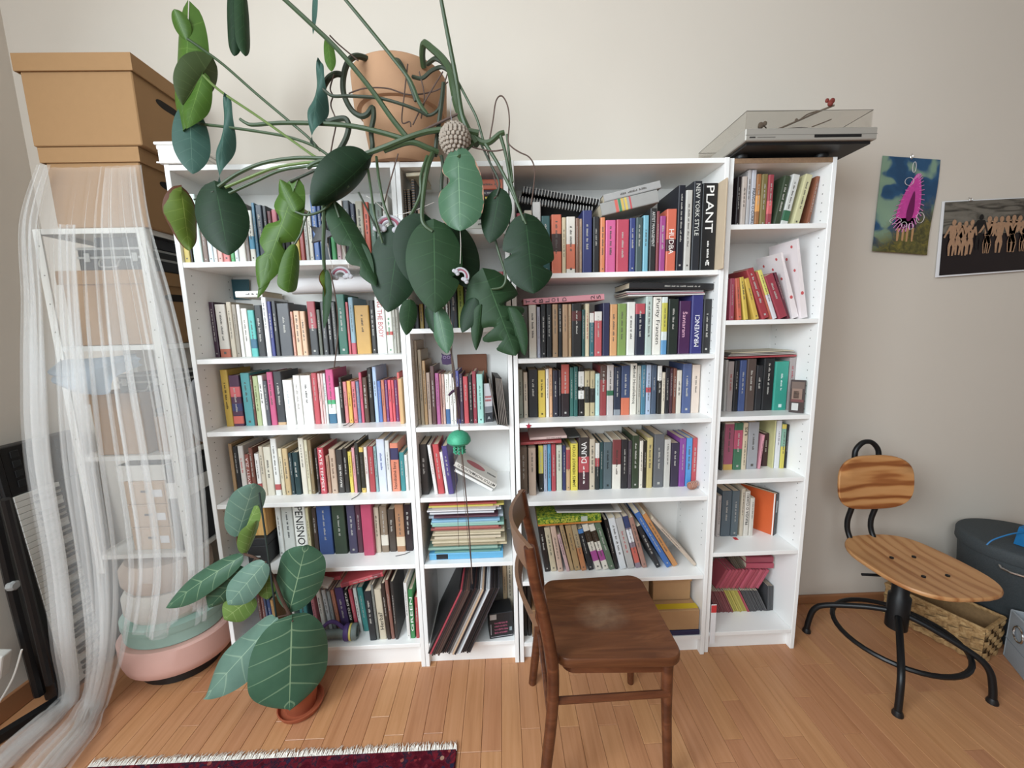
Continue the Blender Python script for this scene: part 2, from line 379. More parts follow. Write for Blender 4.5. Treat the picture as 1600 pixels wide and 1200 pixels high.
def row(u, si, ox, oy, s, Y, data, kind='book', cat='book', dmax=.2, shelfword=None, lab=None, gap=.0006):
    global NB
    x0u, Wu, y0u, zs = UNIT[u]; zsh = zs[si]; prev = x0u+.0175; quads = []
    lines = [l.split() for l in data.replace(';', '\n').split('\n') if l.strip()]
    for i, tk in enumerate(lines):
        a, b, vt, col = float(tk[0]), float(tk[1]), float(tk[2]), tk[3]; o = parse(tk[4:])
        Yb = Y+o.get('dy', 0)+rb.uniform(-.003, .003)
        z = zsh+.0004
        if 'yb' in o: z = atY(ox+(a+b)/2/s, oy+o['yb']/s, Yb).z
        X0 = solve_base(ox+a/s, Yb, z); X1 = solve_base(ox+b/s, Yb, z)
        if 'xt' in o:
            pt = atY(ox+o['xt']/s, oy+vt/s, Yb); dx, dz = pt.x-X0, pt.z-z; ang = math.atan2(dx, dz); ht = math.hypot(dx, dz)
        else: ang = 0; ht = solve_h(X0, Yb, z, oy+vt/s)
        wd = (X1-X0)*math.cos(ang)-gap; xr = x0u+Wu-.0178
        if 'xt' not in o:
            X0 = max(X0, prev); wd = max(.003, min(X1, xr)-X0-gap); prev = X0+wd+gap
        ht = max(.05, ht)
        if 'xt' not in o: ht = min(ht, ((zs[si-1]-.018) if si else 2.0)-z-.003)
        else:
            ht = min(ht, (((zs[si-1]-.018) if si else 2.0)-z-.004-wd*abs(math.sin(ang)))/math.cos(ang))
            for _ in range(120):                       # slide along until clear of the neighbours
                if any(clash(quad(X0, z, wd, ht, ang), q) for q in quads[-6:]): X0 += .0006
                else: break
            qd = quad(X0, z, wd, ht, ang); ex = max(p[0] for p in qd)-xr
            if ex > 0: X0 -= ex; qd = quad(X0, z, wd, ht, ang)
            ex = x0u+.0175-min(p[0] for p in qd)
            if ex > 0: X0 += ex
            prev = X0+wd
        quads.append(quad(X0, z, wd, ht, ang))
        dp = min(max(.095, ht*rb.uniform(.62, .72)), dmax, y0u+.267-Yb)
        if 'd' in o: dp = o['d']
        lift = wd*math.sin(ang) if ang > 0 else 0
        tq = sorted(quads[-1], key=lambda p: -p[1])[0]
        if abs(ang) < .02: TOPS.append((X0, X0+wd, Yb, Yb+dp, z+ht, z+ht))
        else:
            c4 = quads[-1]; l2, r2 = (c4[3], c4[2]); TOPS.append((l2[0], r2[0], Yb, Yb+dp, l2[1], r2[1]))
        kd = kind
        if kind == 'book' and wd < .0165 and 't' not in o: kd = 'slim_book'  # slim books split off by thickness alone, binding not known
        nm = cname(col); th = 'thick ' if wd > .033 else ('thin ' if wd < .012 else '')
        if 't' in o and 'l' in o: lb = '%s book lettered %s, %s shelf, %s' % (nm, o['l'].replace('_', ' '), SHN[si], BCN[u])
        elif lab: lb = lab % dict(c=nm, o=ordn(i), th=th)
        else: lb = '%s%s %s, %s from left, %s shelf, %s' % (th, nm, kd.replace('_', ' '), ordn(i), SHN[si] if not shelfword else shelfword, BCN[u])
        r = thing(kd, lb, 'slim_book' if kd == 'slim_book' else cat, (X0, Yb, z+lift), (0, ang, 0), group='%ss on the %s shelf of the %s' % (kd.replace('_', ' '), SHN[si], BCN[u]))
        book_parts(r, wd, dp, ht, col, o); NB += 1
TOPS = []
def quad(X, z, w_, h_, a):
    c, s_ = math.cos(a), math.sin(a); z = z+(w_*s_ if a > 0 else 0)
    return [(X+x*c+y*s_, z-x*s_+y*c) for x, y in ((0, 0), (w_, 0), (w_, h_), (0, h_))]
def clash(A, B):
    for P in (A, B):
        for i in range(4):
            ax = (P[(i+1) % 4][1]-P[i][1], P[i][0]-P[(i+1) % 4][0]); l = math.hypot(*ax)
            pa = [(p[0]*ax[0]+p[1]*ax[1])/l for p in A]; pb = [(p[0]*ax[0]+p[1]*ax[1])/l for p in B]
            if max(pa) <= min(pb)+.0002 or max(pb) <= min(pa)+.0002: return False
    return True
def settle(a, b, Y, dp):           # height a flat thing must be raised to lie on what is under it
    up = 0
    for x0, x1, y0, y1, za, zb in TOPS:
        if y1 < Y or y0 > Y+dp: continue
        lo, hi = max(x0, a.x), min(x1, b.x)
        if hi-lo < .0005: continue
        for x in (lo, hi):
            zl = a.z+(b.z-a.z)*(x-a.x)/(b.x-a.x); zt = za+(zb-za)*(x-x0)/(x1-x0)
            if -.03 < zt-zl < .03: up = max(up, zt-zl)
    return up+.0008 if up else 0
def lying(name, label, cat, p0, p1, thpx, Y, dp, col, group=None, zmin=None, **o):
    a = atY(p0[0], p0[1], Y); b = atY(p1[0], p1[1], Y); L = (b-a).length; ang = -math.atan2(b.z-a.z, b.x-a.x)
    th = thpx*pxm(a); dz = settle(a, b, Y, dp); a.z += dz; b.z += dz
    up_ = th/max(.3, math.cos(ang)); TOPS.append((min(a.x, b.x), max(a.x, b.x), Y, Y+dp, a.z+up_, b.z+up_))
    if zmin is not None: a.z = zmin
    r = thing(name, label, cat, a, (0, ang, 0), group)
    book_parts(r, th, dp, L, col, o, lying=True); return r
def fr(ox, oy, s): return lambda x, y: (ox+x/s, oy+y/s)
row('A', 0, 270, 280, 4.2105, .012, """70 118 150 c4ac44;118 134 140 241c12;140 200 98 cddfd6 m=3a4a48;205 238 250 7c645a;240 273 215 d4e1e8;275 298 215 e8e4de;300 333 205 e4b0a6;335 380 200 d46a66;385 410 210 40a85a b=.5,.7,d8c840;412 438 180 dce4ea;440 488 172 ece8de;490 514 158 8a7a70;516 553 205 e8e5d8 b=.25,.5,3a9ac0;556 576 155 2a7090;577 622 170 2c3846;624 650 175 23262c;652 678 210 6c2c32;680 714 200 dc7484 b=0,.3,f0d0d0;716 748 200 1e1e20;750 784 205 2c2a2c;786 812 215 77756a;815 843 160 dcbc40;845 875 200 ac3a30;880 904 235 b6b2aa;905 933 240 d8d0c0;936 974 105 2f60a6;976 1000 150 27427c;1002 1046 170 3a424a;1050 1080 210 3aa85e n;1082 1114 215 e6c0c8;1116 1144 140 d6cabe;1146 1188 140 4c5258;1190 1222 160 26304a;1226 1274 145 c6bea6;1276 1312 150 dc5228 m=3a2018;1314 1350 160 5f7a68;1352 1398 150 7a8478;1400 1440 100 e0ddd2""")
row('A', 1, 310, 420, 4.7059, .10, """110 160 245 3c1c32;165 240 262 cdc4b8 b=0,.16,b4522c;248 284 245 c8baa4;286 316 262 a09484;320 345 262 ece8e2 n;347 393 292 e9e4da;395 443 305 48b6ae b=.18,.38,2f6a86;447 500 268 2e2e30;505 540 210 f0f0f2;545 571 240 2c3480;575 606 236 333336;610 700 255 55565a m2=.7,.9;705 722 315 d4947c;724 770 310 e0b692;772 810 312 dcb08a;830 890 240 3c3c3e b=.5,1,ac3e48;895 920 300 5a5c50;925 962 240 464648;966 1000 235 1c1c1e;1002 1034 245 444442;1040 1106 188 1f6450;1110 1128 245 c04048;1130 1166 210 86a8b8 b=0,.2,c03a50;1170 1276 270 cc982c m=4a3410;1280 1316 232 2e2a28;1320 1390 205 f0eeea t=ING_THE_BODY,c23a3a,.28,.98,d,.5 l=THE_BODY;1393 1440 300 e6e6da b=.42,.5,c83a30 m=2e8a5a;1442 1462 300 b8b4a8;1464 1482 300 a8a294""")
row('A', 2, 320, 560, 4.8485, .09, """165 220 88 c6a01a m=3a2c08;222 300 130 54304c b=.05,.2,d4503c b=.3,.45,34386a b=.58,.78,d04a50;312 380 112 4a9ea2;382 398 130 6e4038;400 438 135 b8c48e m=5a6a30;440 474 130 f0eee8 b=.86,1,fafafa;476 504 170 50525a;507 552 105 c23a72;556 618 100 3c3e42 b=0,.05,c8a070;620 692 165 f2f0ec m=b8c0c4;700 752 130 efece6 m=b0a8a0;755 832 130 f0eee8;838 880 112 c03040;885 905 115 e6b6b2;907 924 115 e4beba;926 943 115 e2eee8;946 1004 85 d43080 b=.36,.44,38b070 b=.18,.36,e8f0e4 b=0,.18,2c6a8a;1006 1038 220 eef0e8 n;1040 1063 145 2a2624;1066 1096 178 d4787a;1098 1128 172 deaa2c m=4a3408;1132 1163 175 d4646a m=4a2426;1165 1190 175 6a7a98;1192 1213 108 cc3a60;1215 1250 145 5a4032;1255 1292 75 26221f;1295 1324 65 a8c2e2;1326 1351 170 4a70b6;1353 1379 165 c46a4a;1381 1402 165 7a3a78;1404 1428 165 dc3a50;1430 1451 165 d43848;1453 1475 165 78386e;1477 1496 108 d4504a""")
row('A', 3, 330, 670, 4.8485, .078, """176 203 115 b08a5c n;207 240 135 262628;243 284 130 d6cec6 m=cc504a;288 320 195 984a3c t=KVETY_ZLA,f0e0d8,.3,.92,u,.6 l=KVETY_ZLA;322 352 145 7c4434;360 394 190 ece8e4 b=0,.3,b43a3a;396 428 135 d4c6ae;430 486 138 dad2be;490 535 75 e4e2dc b=.1,.2,b83a3a;540 568 150 dbd0b2;570 610 150 ccae7a;612 640 185 2c4248;642 686 180 1f3c40;695 738 72 dcd4c2;740 764 85 d6cdac;766 792 85 8a7450;812 830 150 3a3030;832 880 145 c02a3e t=KATE_TEMPEST,f4e8e4,.05,.95,d,.42;890 914 205 ae8268;917 964 155 c2a68e m=6a4a3a;968 1016 160 3c3836 t=PRÁVO_NA_SEX,f0ece4,.14,.66,u,.4 l=PRAVO_NA_SEX;1018 1054 150 2a2826;1057 1085 175 dac63a m=3a340a;1088 1110 145 dc989e;1112 1140 110 3a3a36;1143 1175 142 deba48 b=.1,.9,2c2a20;1178 1204 140 e2dad2 m=a84a44;1206 1250 135 ac2a34;1252 1272 135 8ab0b0;1275 1336 80 d2daea m=4a5a9a;1339 1371 90 dcdcd8;1375 1436 110 dc7852 b=.66,.9,34305c t=Neviditelné_ženy,3a1c14,.05,.62,u,.5 l=Neviditelné;1440 1476 180 2a888c;1478 1498 200 ece8e2""")
row('A', 4, 330, 770, 4.8485, .10, """520 560 105 ecebe6;562 648 105 cfcfc8 m=2a2a2a;652 744 105 f0ede4 t=PENISNOV,1e1c1c,.1,1.0,d,.62 l=PENISNOV;746 768 115 d6ca9a;790 823 120 4a3a34;826 932 105 2a4f92 m2=.5,.9;940 1036 95 3c4a3a;1050 1114 95 4a4460;1116 1156 95 5a3040;1158 1240 92 bc285a n dy=-.02;1242 1290 112 c6b69e m=5a4a3a;1295 1350 104 8a7660 b=.15,.38,dcd4c4;1355 1406 128 4a3f36;1410 1475 92 ae7a50 b=.12,.32,d8c4a6;1478 1530 92 2c2024""", dmax=.165)
row('A', 5, 340, 870, 4.8485, .045, """336 362 250 6a3a34 xt=285 dy=.034;365 388 245 8a5048 xt=312 dy=.034;391 408 300 4a5a80 xt=340 dy=.034;412 438 315 2f4f8a xt=360 dy=.034;442 464 330 d8a258 xt=394 dy=.034;545 573 330 6a5048 xt=500 dy=.034;590 610 350 e8e4dc xt=548 dy=.034;645 705 235 3fa0a4 xt=592 b=0,.35,dcac30 dy=.034;748 775 290 d47888 xt=695 dy=.034;800 832 240 e4e0d8 xt=735 dy=.034;850 880 255 c8ccd0 xt=782 dy=.034;884 908 265 9aa4a8 xt=822 dy=.034;918 944 255 c4785a xt=850 dy=.034;948 1010 240 4a3468 xt=880 dy=.034;1018 1044 255 262a24 xt=952 t=KETO_DIETA,f0ece4,.3,.95,u,.6 l=KETO_DIETA dy=.034;1048 1075 250 bc2848 xt=985 dy=.034;1078 1104 240 d4dcd8 xt=1020 dy=.034;1108 1150 235 2f8a86 xt=1052 dy=.034;1154 1206 265 2c3034 xt=1106 dy=-.015;1208 1228 215 787a74 xt=1156 dy=-.015;1232 1284 250 cdc0a6 xt=1182 t=Herbář,2a2620,.2,.55,u,.6 l=Herbář dy=-.015;1287 1315 205 3a2e28 xt=1232 dy=-.015;1318 1345 180 8a5a4c xt=1262 dy=-.015;1348 1370 190 3a3634 xt=1304 dy=-.015;1438 1464 200 e8e6e2 xt=1405 dy=-.015;1466 1500 250 2f8a48 xt=1440 t=GREEN,f0f4ee,.15,.85,u,.6 l=GREEN dy=-.015;1505 1530 310 ac2a30 xt=1490 dy=-.015""", dmax=.19)
f4 = fr(620, 250, 4.444)
row('B', 0, 620, 250, 4.444, .03, """66 82 205 231f1c n;86 112 205 1e1b19 n;116 146 135 221e1b n;152 194 345 8a6a50""", kind='spiral_notebook', cat='notebook', lab='%(th)s%(c)s spiral notebook, %(o)s from left, top shelf, narrow records bookcase', dmax=.17)
row('B', 1, 620, 250, 4.444, .06, """62 96 1000 8a8478;100 122 1000 2a2626;126 158 1010 4a4a50;162 190 1000 b08e34;194 224 980 3a3a3c;228 262 985 7a7068;266 298 970 5a5048;300 320 980 1c1c1c;322 344 960 d8c8a8;346 374 930 e8e6e2;377 426 880 3c4048;430 472 830 96ac34 m=2a3410;476 508 850 1e1e20;514 556 760 d8d8d4;560 588 840 e4e0da;590 610 780 2a2826;612 640 800 a83040;644 686 830 46403c;690 750 775 a82c30""", dmax=.15)
row('B', 2, 630, 500, 6.667, .047, """140 186 215 b09c84;190 227 310 a89478;229 262 425 ae8858;265 304 550 a89080;308 352 480 5a3c38;355 396 555 ae508c;400 419 560 b6786a;421 449 565 cea698;451 495 565 e8e4da b=0,.3,2f5f94;497 529 560 eeeae2;531 562 600 f0ece4;565 600 530 4a50a0;602 636 560 4a3a50;640 691 590 c4303c;695 734 570 2e2c2e;736 776 535 982438;780 845 565 a0d6ca m=3a5a54""", dmax=.15)
row('B', 3, 640, 660, 5.4556, .035, """106 166 190 3a3634 xt=80;214 244 195 ece8e4 xt=148 m=b03a3a;247 300 190 c4242c xt=192;305 330 255 f0ece6 xt=250;335 382 205 4a3a80 xt=270""", dmax=.16)
row('C', 0, 800, 250, 4.571, .022, """40 90 380 b83048;95 150 360 c6baa6;155 212 300 d6d2ce;216 276 400 2f5f60;285 356 390 dc602c b=.38,.68,3a1e18;360 387 410 dac69e;390 454 405 e8e0d4 b=.08,.52,d4602c;457 480 415 8a6450;482 501 420 ae8e70;504 572 360 2a3270;578 624 405 2a2a2c;630 664 410 dc7834;667 739 430 d4488c;744 833 425 bc264a;837 879 415 2c3a7c;881 930 410 4a5c5c;932 972 395 6fb2c6;978 1024 345 2e2e2e t=ARTIST_MANAGEMENT,d8d8d4,.4,.95,d,.45 l=ARTIST_MANAGEMENT;1026 1046 365 8a3a40;1049 1092 400 a43486;1095 1166 350 d4562c b=.33,.52,4a2028 t=HUDBA,f4ece4,.28,.68,d,.5 l=HUDBA;1170 1222 180 20222c;1225 1272 215 c6c2ba;1276 1336 150 2c2e34 t=NEW_YORK_STYLE,d8d8d0,.4,.97,d,.5 l=NEW_YORK_STYLE;1338 1446 165 1f2022 t=PLANT,f2f0ec,.44,.97,d,.5 l=PLANT m2=.06,.36""", dmax=.2)
row('C', 1, 800, 425, 4.848, .04, """46 128 260 4a4a40;132 190 250 d6cdbe;194 218 265 a8a8b8;222 262 245 1c1c1e;264 306 245 1c1c1e;310 351 245 a8845e;354 382 245 1e1e20;385 427 245 b28c66;430 452 245 b69268;455 529 240 262424 b=.68,.86,5a1c1c;532 553 285 2f5a58;556 586 240 d6c6a2 m=b03a34;588 623 310 2a6a74 b=.78,1,e0dcd4;626 682 300 bc4048 b=.8,1,e0dcd4;685 739 235 2a2c50 n;742 796 245 d49656;798 864 240 7c9848;868 930 228 e2e0d8;932 1004 240 22263a b=.8,1,b42c3c;1007 1058 185 b6c6be;1060 1126 190 eae4d8 t=Purity_Franzen,4a4844,.18,.97,d,.55 l=Purity;1129 1172 190 d6deda b=.4,.9,c4bc30 b=0,.25,4a8ebe;1176 1252 205 26302a;1256 1346 220 4a2050 t=Šantaram,e0a8c0,.32,.8,d,.4 l=Šantaram;1348 1436 175 2c2c76 t=MRAVENCI,f0eef4,.12,.66,u,.4 l=MRAVENCI;1438 1500 205 2a2a2c""", dmax=.19)
row('C', 2, 800, 550, 4.848, .095, """50 87 135 a6aea2;92 123 155 d6c6b2;128 201 135 26262a;203 257 140 d4b420 m=4a3c04;260 284 130 e6e0d6;286 309 125 d49e70;312 352 140 2a2838;355 374 140 26222a;376 436 95 2c2024 b=.45,1,b4402e;440 468 118 2f6a62;470 500 112 26605c;503 549 110 1e1c1c b=.35,.52,e8e6e0 b=.6,.9,dcdad4;553 590 145 c2b288 b=.3,.66,2a2a26;592 629 145 beae82 b=.3,.62,2a2a26;632 666 165 b6dad6;668 716 105 962c30 b=.72,1,5a4038;718 769 100 c6beba b=.4,.5,2a6a4a;771 823 115 2c3448 b=0,.12,8a9098;825 891 105 3a4a70 b=0,.35,d4602c;893 943 88 e6e0d2 t=Michel_Houellebecq,3a3834,.22,.96,d,.55;946 974 105 b6b2a6;976 1010 100 3a7892;1012 1050 100 a6b6ce b=.45,.55,bc303c;1052 1092 100 4a5a70;1097 1130 105 2a2826 b=.7,1,e6e2da;1132 1156 155 dacdb6;1158 1188 120 26242a;1191 1212 125 4a2a34;1215 1240 125 784230;1242 1280 140 dad2c2;1285 1352 90 46598a;1355 1416 98 dac6b6""", dmax=.165)
row('C', 3, 800, 650, 4.848, .10, """65 122 240 7a6858 dy=-.02;130 186 245 b69e8a dy=-.035;205 241 225 2a2a26 b=.4,1,d4c840;243 271 220 a0a8bc;273 299 215 4a96ba;302 335 215 ac2838;338 382 220 c6cab6;385 411 225 2a3060;413 443 240 c6a070 b=.5,.95,ac3038;446 501 210 dcc820 t=JAMES_HERRIOT_DYCH,2c2a0a,.08,.96,u,.5;505 586 165 4a2630 b=.34,.64,b4303a b=.64,1,3a3432 t=DUNA,ece8e2,.52,.92,u,.5 l=DUNA m2=.12,.46;588 630 175 c6b69e;632 663 205 2a3030 b=.68,1,dedad2 b=.5,.68,ac3038;665 690 200 2a4a4c;692 756 200 54646a m=1c2426;760 825 180 e2dbce b=.5,1,782c2e m=4a3a34;826 876 180 2c2a2e;878 904 190 4a4048;906 959 150 36442f;962 990 190 e4dac9;992 1016 190 2c2820;1018 1062 165 c6b26e;1070 1146 140 66686c;1150 1196 180 c6c2ba;1198 1260 205 3a3248;1262 1310 170 883a98;1312 1357 168 2a8cce;1359 1396 168 bc2838;1397 1414 120 30363c n""", dmax=.16)
row('C', 4, 800, 770, 5, .062, """258 300 270 2a2220 xt=205;308 354 275 c6b696 xt=250;362 405 265 ceac96 xt=298;424 452 330 cea6a6 xt=348;457 490 255 b69666 xt=368;492 540 260 b2905c xt=414;545 588 255 c0763a xt=462 b=.5,1,b09a74;592 635 290 26282c xt=505 b=.9,1,2a78be;645 696 255 ded6c6 xt=535 b=.62,.86,3a2a1a b=.2,.42,a4328a;700 748 255 ded6c6 xt=582 b=.62,.86,3a2a1a b=.2,.42,a4328a;752 800 240 5a7058 xt=632;804 832 215 1e1c1c xt=715;846 900 205 d6d8da xt=752;905 964 205 b6b2ae xt=806 m=b83a3a;970 1014 190 8a7a88 xt=865 b=.1,.4,c44a34 b=.5,.75,e0e0e4 b=.78,1,2a3a6a;1020 1060 200 a67868 xt=910;1130 1172 270 2a2c30 xt=975;1195 1246 170 1a60ac xt=942;1258 1305 180 c48036 xt=1012;1425 1462 215 c6b29e xt=1092""", dmax=.19)
row('D', 0, 1090, 150, 5.333, .06, """312 348 670 2a2024;355 396 670 d6c6ba;398 427 610 c6c2c2;430 470 585 c4c4cc t=PRAVDA_O_CUKRU,26262a,.05,.68,d,.6 l=PRAVDA_O_CUKRU_beneath_record_player;472 511 650 a4682c b=.3,.6,e4982e;515 565 650 82723c;568 615 655 a42c3c b=.25,.5,d44a50;630 686 670 3c4a34 xt=728;690 752 660 d6d6d0 xt=800 b=.1,.3,2f6a48;786 848 660 cec896 xt=905;934 964 670 884a28 xt=1028""", dmax=.16)
row('D', 1, 1110, 350, 7.06, .05, """208 263 600 b43a5a xt=222;268 320 600 cc5028 xt=243;335 384 590 d4b428 xt=282;446 504 610 d4ac20 xt=330;540 630 510 a41c28 xt=362;640 658 530 bc5a3a xt=478;662 716 520 dcd45c xt=492 b=0,.5,d8d4d8;738 845 580 9c2038 xt=575;850 880 540 6a2a3a xt=700""", dmax=.15)
row('D', 2, 1110, 520, 8, .105, """165 196 340 b0aca8;200 272 360 a89c98 m=a83a3a;275 338 350 26262a;343 427 345 3a4f84;432 543 330 564640;550 632 410 2c2c30;636 770 320 262628;773 947 360 189c88 m=d8ece8;951 1040 310 a69a98 m=a83444""", dmax=.15)
row('D', 3, 1100, 640, 8, .115, """200 228 180 2a2a2a;240 356 165 d6c6b2 b=.12,.97,a84a6a b=0,.12,d8a840;360 465 170 3f7858 b=.45,.85,bc3a60;468 526 170 d6c2a2 t=US,2a2826,.74,.92,u,.6 m2=.1,.62;530 662 160 a0a0a4;678 706 320 d48898 xt=738;726 794 300 46282e dy=.03;800 866 140 d2ce8e;878 941 140 dadade;945 1001 185 7aa892 b=0,.5,ccbc30 b=.9,1,d8c030;1004 1041 190 26262a;1046 1086 190 e2dad6""", dmax=.14)
row('D', 4, 1100, 740, 8.57, .135, """165 213 300 c2b6b2;222 350 235 586670;355 452 235 5a6870;476 521 200 cdbea6;525 592 240 d6cec2 t=PRAVDA_O_CUKRU,26262a,.25,.95,u,.55 l=PRAVDA_O_CUKRU;602 656 330 d2cabe""", dmax=.12)
# ------------------------------------------------------------------ lying books, magazines, records and other things on the shelves
f = fr(310, 420, 4.7059)
lying('book', 'white book laid across the tops of books, second shelf, left-end bookcase', 'book', f(280, 262), f(476, 258), 46/4.7, .098, .15, 'ece9e4')
tag(MB().add([atY(*f(x, y), .2555) for x, y in ((215, 78), (372, 78), (376, 225), (220, 225))]+[atY(*f(x, y), .2595) for x, y in ((215, 78), (372, 78), (376, 225), (220, 225))], [(0, 3, 2, 1), (4, 5, 6, 7), (0, 1, 5, 4), (1, 2, 6, 5), (2, 3, 7, 6), (3, 0, 4, 7)]).build('slim_book', mat('deep_teal_card', '27505a', .5)), 'dark teal book standing against back panel, second shelf, left-end bookcase', 'book')
# white paper roll
a = atY(*f(640, 150), .07); b = atY(*f(1330, 130), .07)
t = thing('paper_roll', 'large white roll of paper lying on the books of second shelf, left-end bookcase', 'paper roll')
n = 26; path = []; M = MB(); ax = (b-a).normalized(); L = (b-a).length; R0 = .045; up = Vector((0, 0, 1)); dp = Vector((0, 1, 0)); c0 = a+Vector((0, .06, .017))
vs = []; turns = 44
for e in (0, L):
    for k in range(turns+1):
        th = -2.0+k/turns*2*PI*1.35; r = R0*(1-.10*k/turns); vs.append(c0+ax*e+up*(math.sin(th)*r*.72)+dp*(math.cos(th)*r*.95))
M.add(vs, [(k, k+1, k+turns+2, k+turns+1) for k in range(turns)])
M.build('rolled_sheet', mat('white_paper', 'e9e8ea', .7, var=.02), t, smooth=True)
f = fr(340, 870, 4.8485)
lying('magazine', 'red magazine lying on leaning books, bottom shelf, left-end bookcase, the lower one', 'magazine', f(640, 200), f(935, 176), 32/4.85, .06, .17, 'b42a3c')
lying('magazine', 'red magazine with striped ends, tilted atop books, bottom shelf, left-end bookcase', 'magazine', f(940, 238), f(1258, 150), 36/4.85, .035, .17, 'c02c3a', bands=((.02, .2, '8a2430'), (.75, .95, '8a2430')))
lying('magazine', 'white magazine sagging over books, bottom shelf, left-end bookcase', 'magazine', f(620, 200), f(835, 245), 20/4.85, .0, .058, 'e6e4e2')
# tan book standing forward, third shelf
row('A', 2, 320, 560, 4.8485, .045, "1482 1512 155 ccA268 n", lab='tan book standing forward at right end, third shelf, left-end bookcase', dmax=.11)
# fifth shelf: pine block on a black box
f = fr(330, 770, 4.8485)
z5 = UNIT['A'][3][4]
def boxthing(name, label, cat, x0, x1, y0, y1, z0, z1, m, c=.002, rz=0, group=None):
    t = thing(name, label, cat, ((x0+x1)/2, (y0+y1)/2, z0), (0, 0, rz), group)
    hx, hy = (x1-x0)/2, (y1-y0)/2
    return t, hx, hy, z1-z0
p = atY(*f(275, 470), .04); q = atY(*f(430, 470), .04)
t, hx, hy, hz = boxthing('black_box', 'black cardboard box under pine block, fifth shelf, left-end bookcase', 'box', p.x, q.x-.001, .04, .2, z5+.0005, z5+.118, None)
MB().box(-hx, hx, -hy, hy, 0, hz*.72, c=.003).build('base', mat('black_card', '242528', .6), t)
MB().box(-hx-.0015, hx+.0015, -hy-.0015, hy+.0015, hz*.72, hz, c=.003).build('lid', MATS['black_card'], t)
me = MB().add([(-hx*.7, -hy-.0022, hz*.3), (hx*.3, -hy-.0022, hz*.3), (hx*.3, -hy-.0022, hz*.36), (-hx*.7, -hy-.0022, hz*.36)], [(0, 1, 2, 3)]).mesh('print'); me.materials.append(PRINT); link('label_line', me, t, 'c8c8c8')
q2 = N('pine_wood'); v = q2.coord('World', (60, 60, 4)); ff = q2.noise(v, 1.5, 5, .6, .8); q2.col(q2.ramp(ff, [(.3, 'c48e4c'), (.6, 'dcae6c')])); q2.set(.5); PINE = q2.m
p = atY(*f(318, 360), .05); q = atY(*f(420, 360), .05)
t = thing('pine_box', 'small yellow pine box on black box, fifth shelf, left-end bookcase', 'box', ((p.x+q.x)/2, .12, z5+.1188))
hx = (q.x-p.x)/2; MB().box(-hx, hx, -.06, .06, 0, .125, c=.003).build('body', PINE, t); MB().box(-hx-.001, hx+.001, -.061, .061, .1255, .138, c=.002).build('lid', PINE, t)
# hand weights
def weight(label, c, yaw, s=1.0):
    t = thing('hand_weight', label, 'dumbbell', c, (0, 0, yaw), group='hand weights on the bottom shelf')
    g = mat('grey_rubber', '74807e', .6); pu = mat('purple_rubber', '54407a', .5); ye = mat('yellow_rubber', 'd8c870', .5)
    Rx = Matrix.Rotation(PI/2, 4, 'Y')
    MB().lathe([(.001, -.05), (.02, -.05), (.021, -.04), (.017, 0), (.021, .04), (.02, .05), (.001, .05)], 16, M=Matrix.Translation((0, 0, .034*s)) @ Rx).build('grip', g, t, True)
    for sx in (-1, 1):
        MB().lathe([(.001, -.013), (.030, -.013), (.034, -.008), (.034, .006), (.03, .010), (.001, .010)], 20, M=Matrix.Translation((sx*.062, 0, .0345)) @ Rx).build('end_disc', pu, t, True)
        MB().lathe([(.02, -.005), (.0335, -.004), (.0335, .004), (.02, .005)], 20, M=Matrix.Translation((sx*.0765, 0, .0345)) @ Rx).build('yellow_ring', ye, t, True)
        MB().lathe([(.001, -.010), (.033, -.010), (.034, .004), (.029, .011), (.02, .011), (.018, .004), (.001, .004)], 20, M=Matrix.Translation((sx*.092, 0, .0345)) @ Matrix.Rotation(sx*PI/2, 4, 'Y')).build('end_cap', g, t, True)
    arc = [(-.06+.12*k/14, .0, .034+.058*math.sin(PI*k/14)) for k in range(15)]
    MB().tube(arc, .008, 8).build('hand_strap', pu, t, True)
zb = UNIT['A'][3][5]
p = atZ(528, 1002, zb); weight('purple and grey hand weight lying in full view, bottom shelf, left-end bookcase', (p.x-.02, .034, zb+.0005), .09)
p = atZ(430, 1005, zb); weight('purple and grey hand weight half hidden behind the fig leaves', (p.x, .034, zb+.0005), -.06)
# ---- narrow records bookcase
f = f4
z1 = UNIT['B'][3][0]
def spiral(root, n, L, r, ax, org, m):       # ring binding
    mb = MB()
    for k in range(n):
        c = Vector(org)+Vector(ax)*(L*(k+.5)/n); mb.tube([c+Vector((0, r*math.cos(a), r*math.sin(a))) if ax[0] else c+Vector((r*math.sin(a), r*math.cos(a), 0)) for a in [i*PI/4 for i in range(8)]], .0011, 4, closed=True)
    mb.build('ring_binding', m, root)
BEI = mat('beige_rings', 'a08468', .6)
for o in [o for o in COL.objects if o.name.startswith('spiral_notebook')]:
    cov = [c for c in o.children if c.name.startswith('cover')][0]; d = cov.dimensions
    if 'brown' in o['label'] and 'dark' not in o['label']: continue
    spiral(o, 20, d.z, min(d.x*.42, .0055), (0, 0, 1), (d.x/2, -.002, 0), BEI)
lying('book', 'cream book lying on top of the spiral notebooks, top shelf, narrow records bookcase', 'book', f(66, 116), f(192, 106), 26/4.44, .035, .15, 'd2c4a4', n=1)
zz = z1+.0005; k = 0
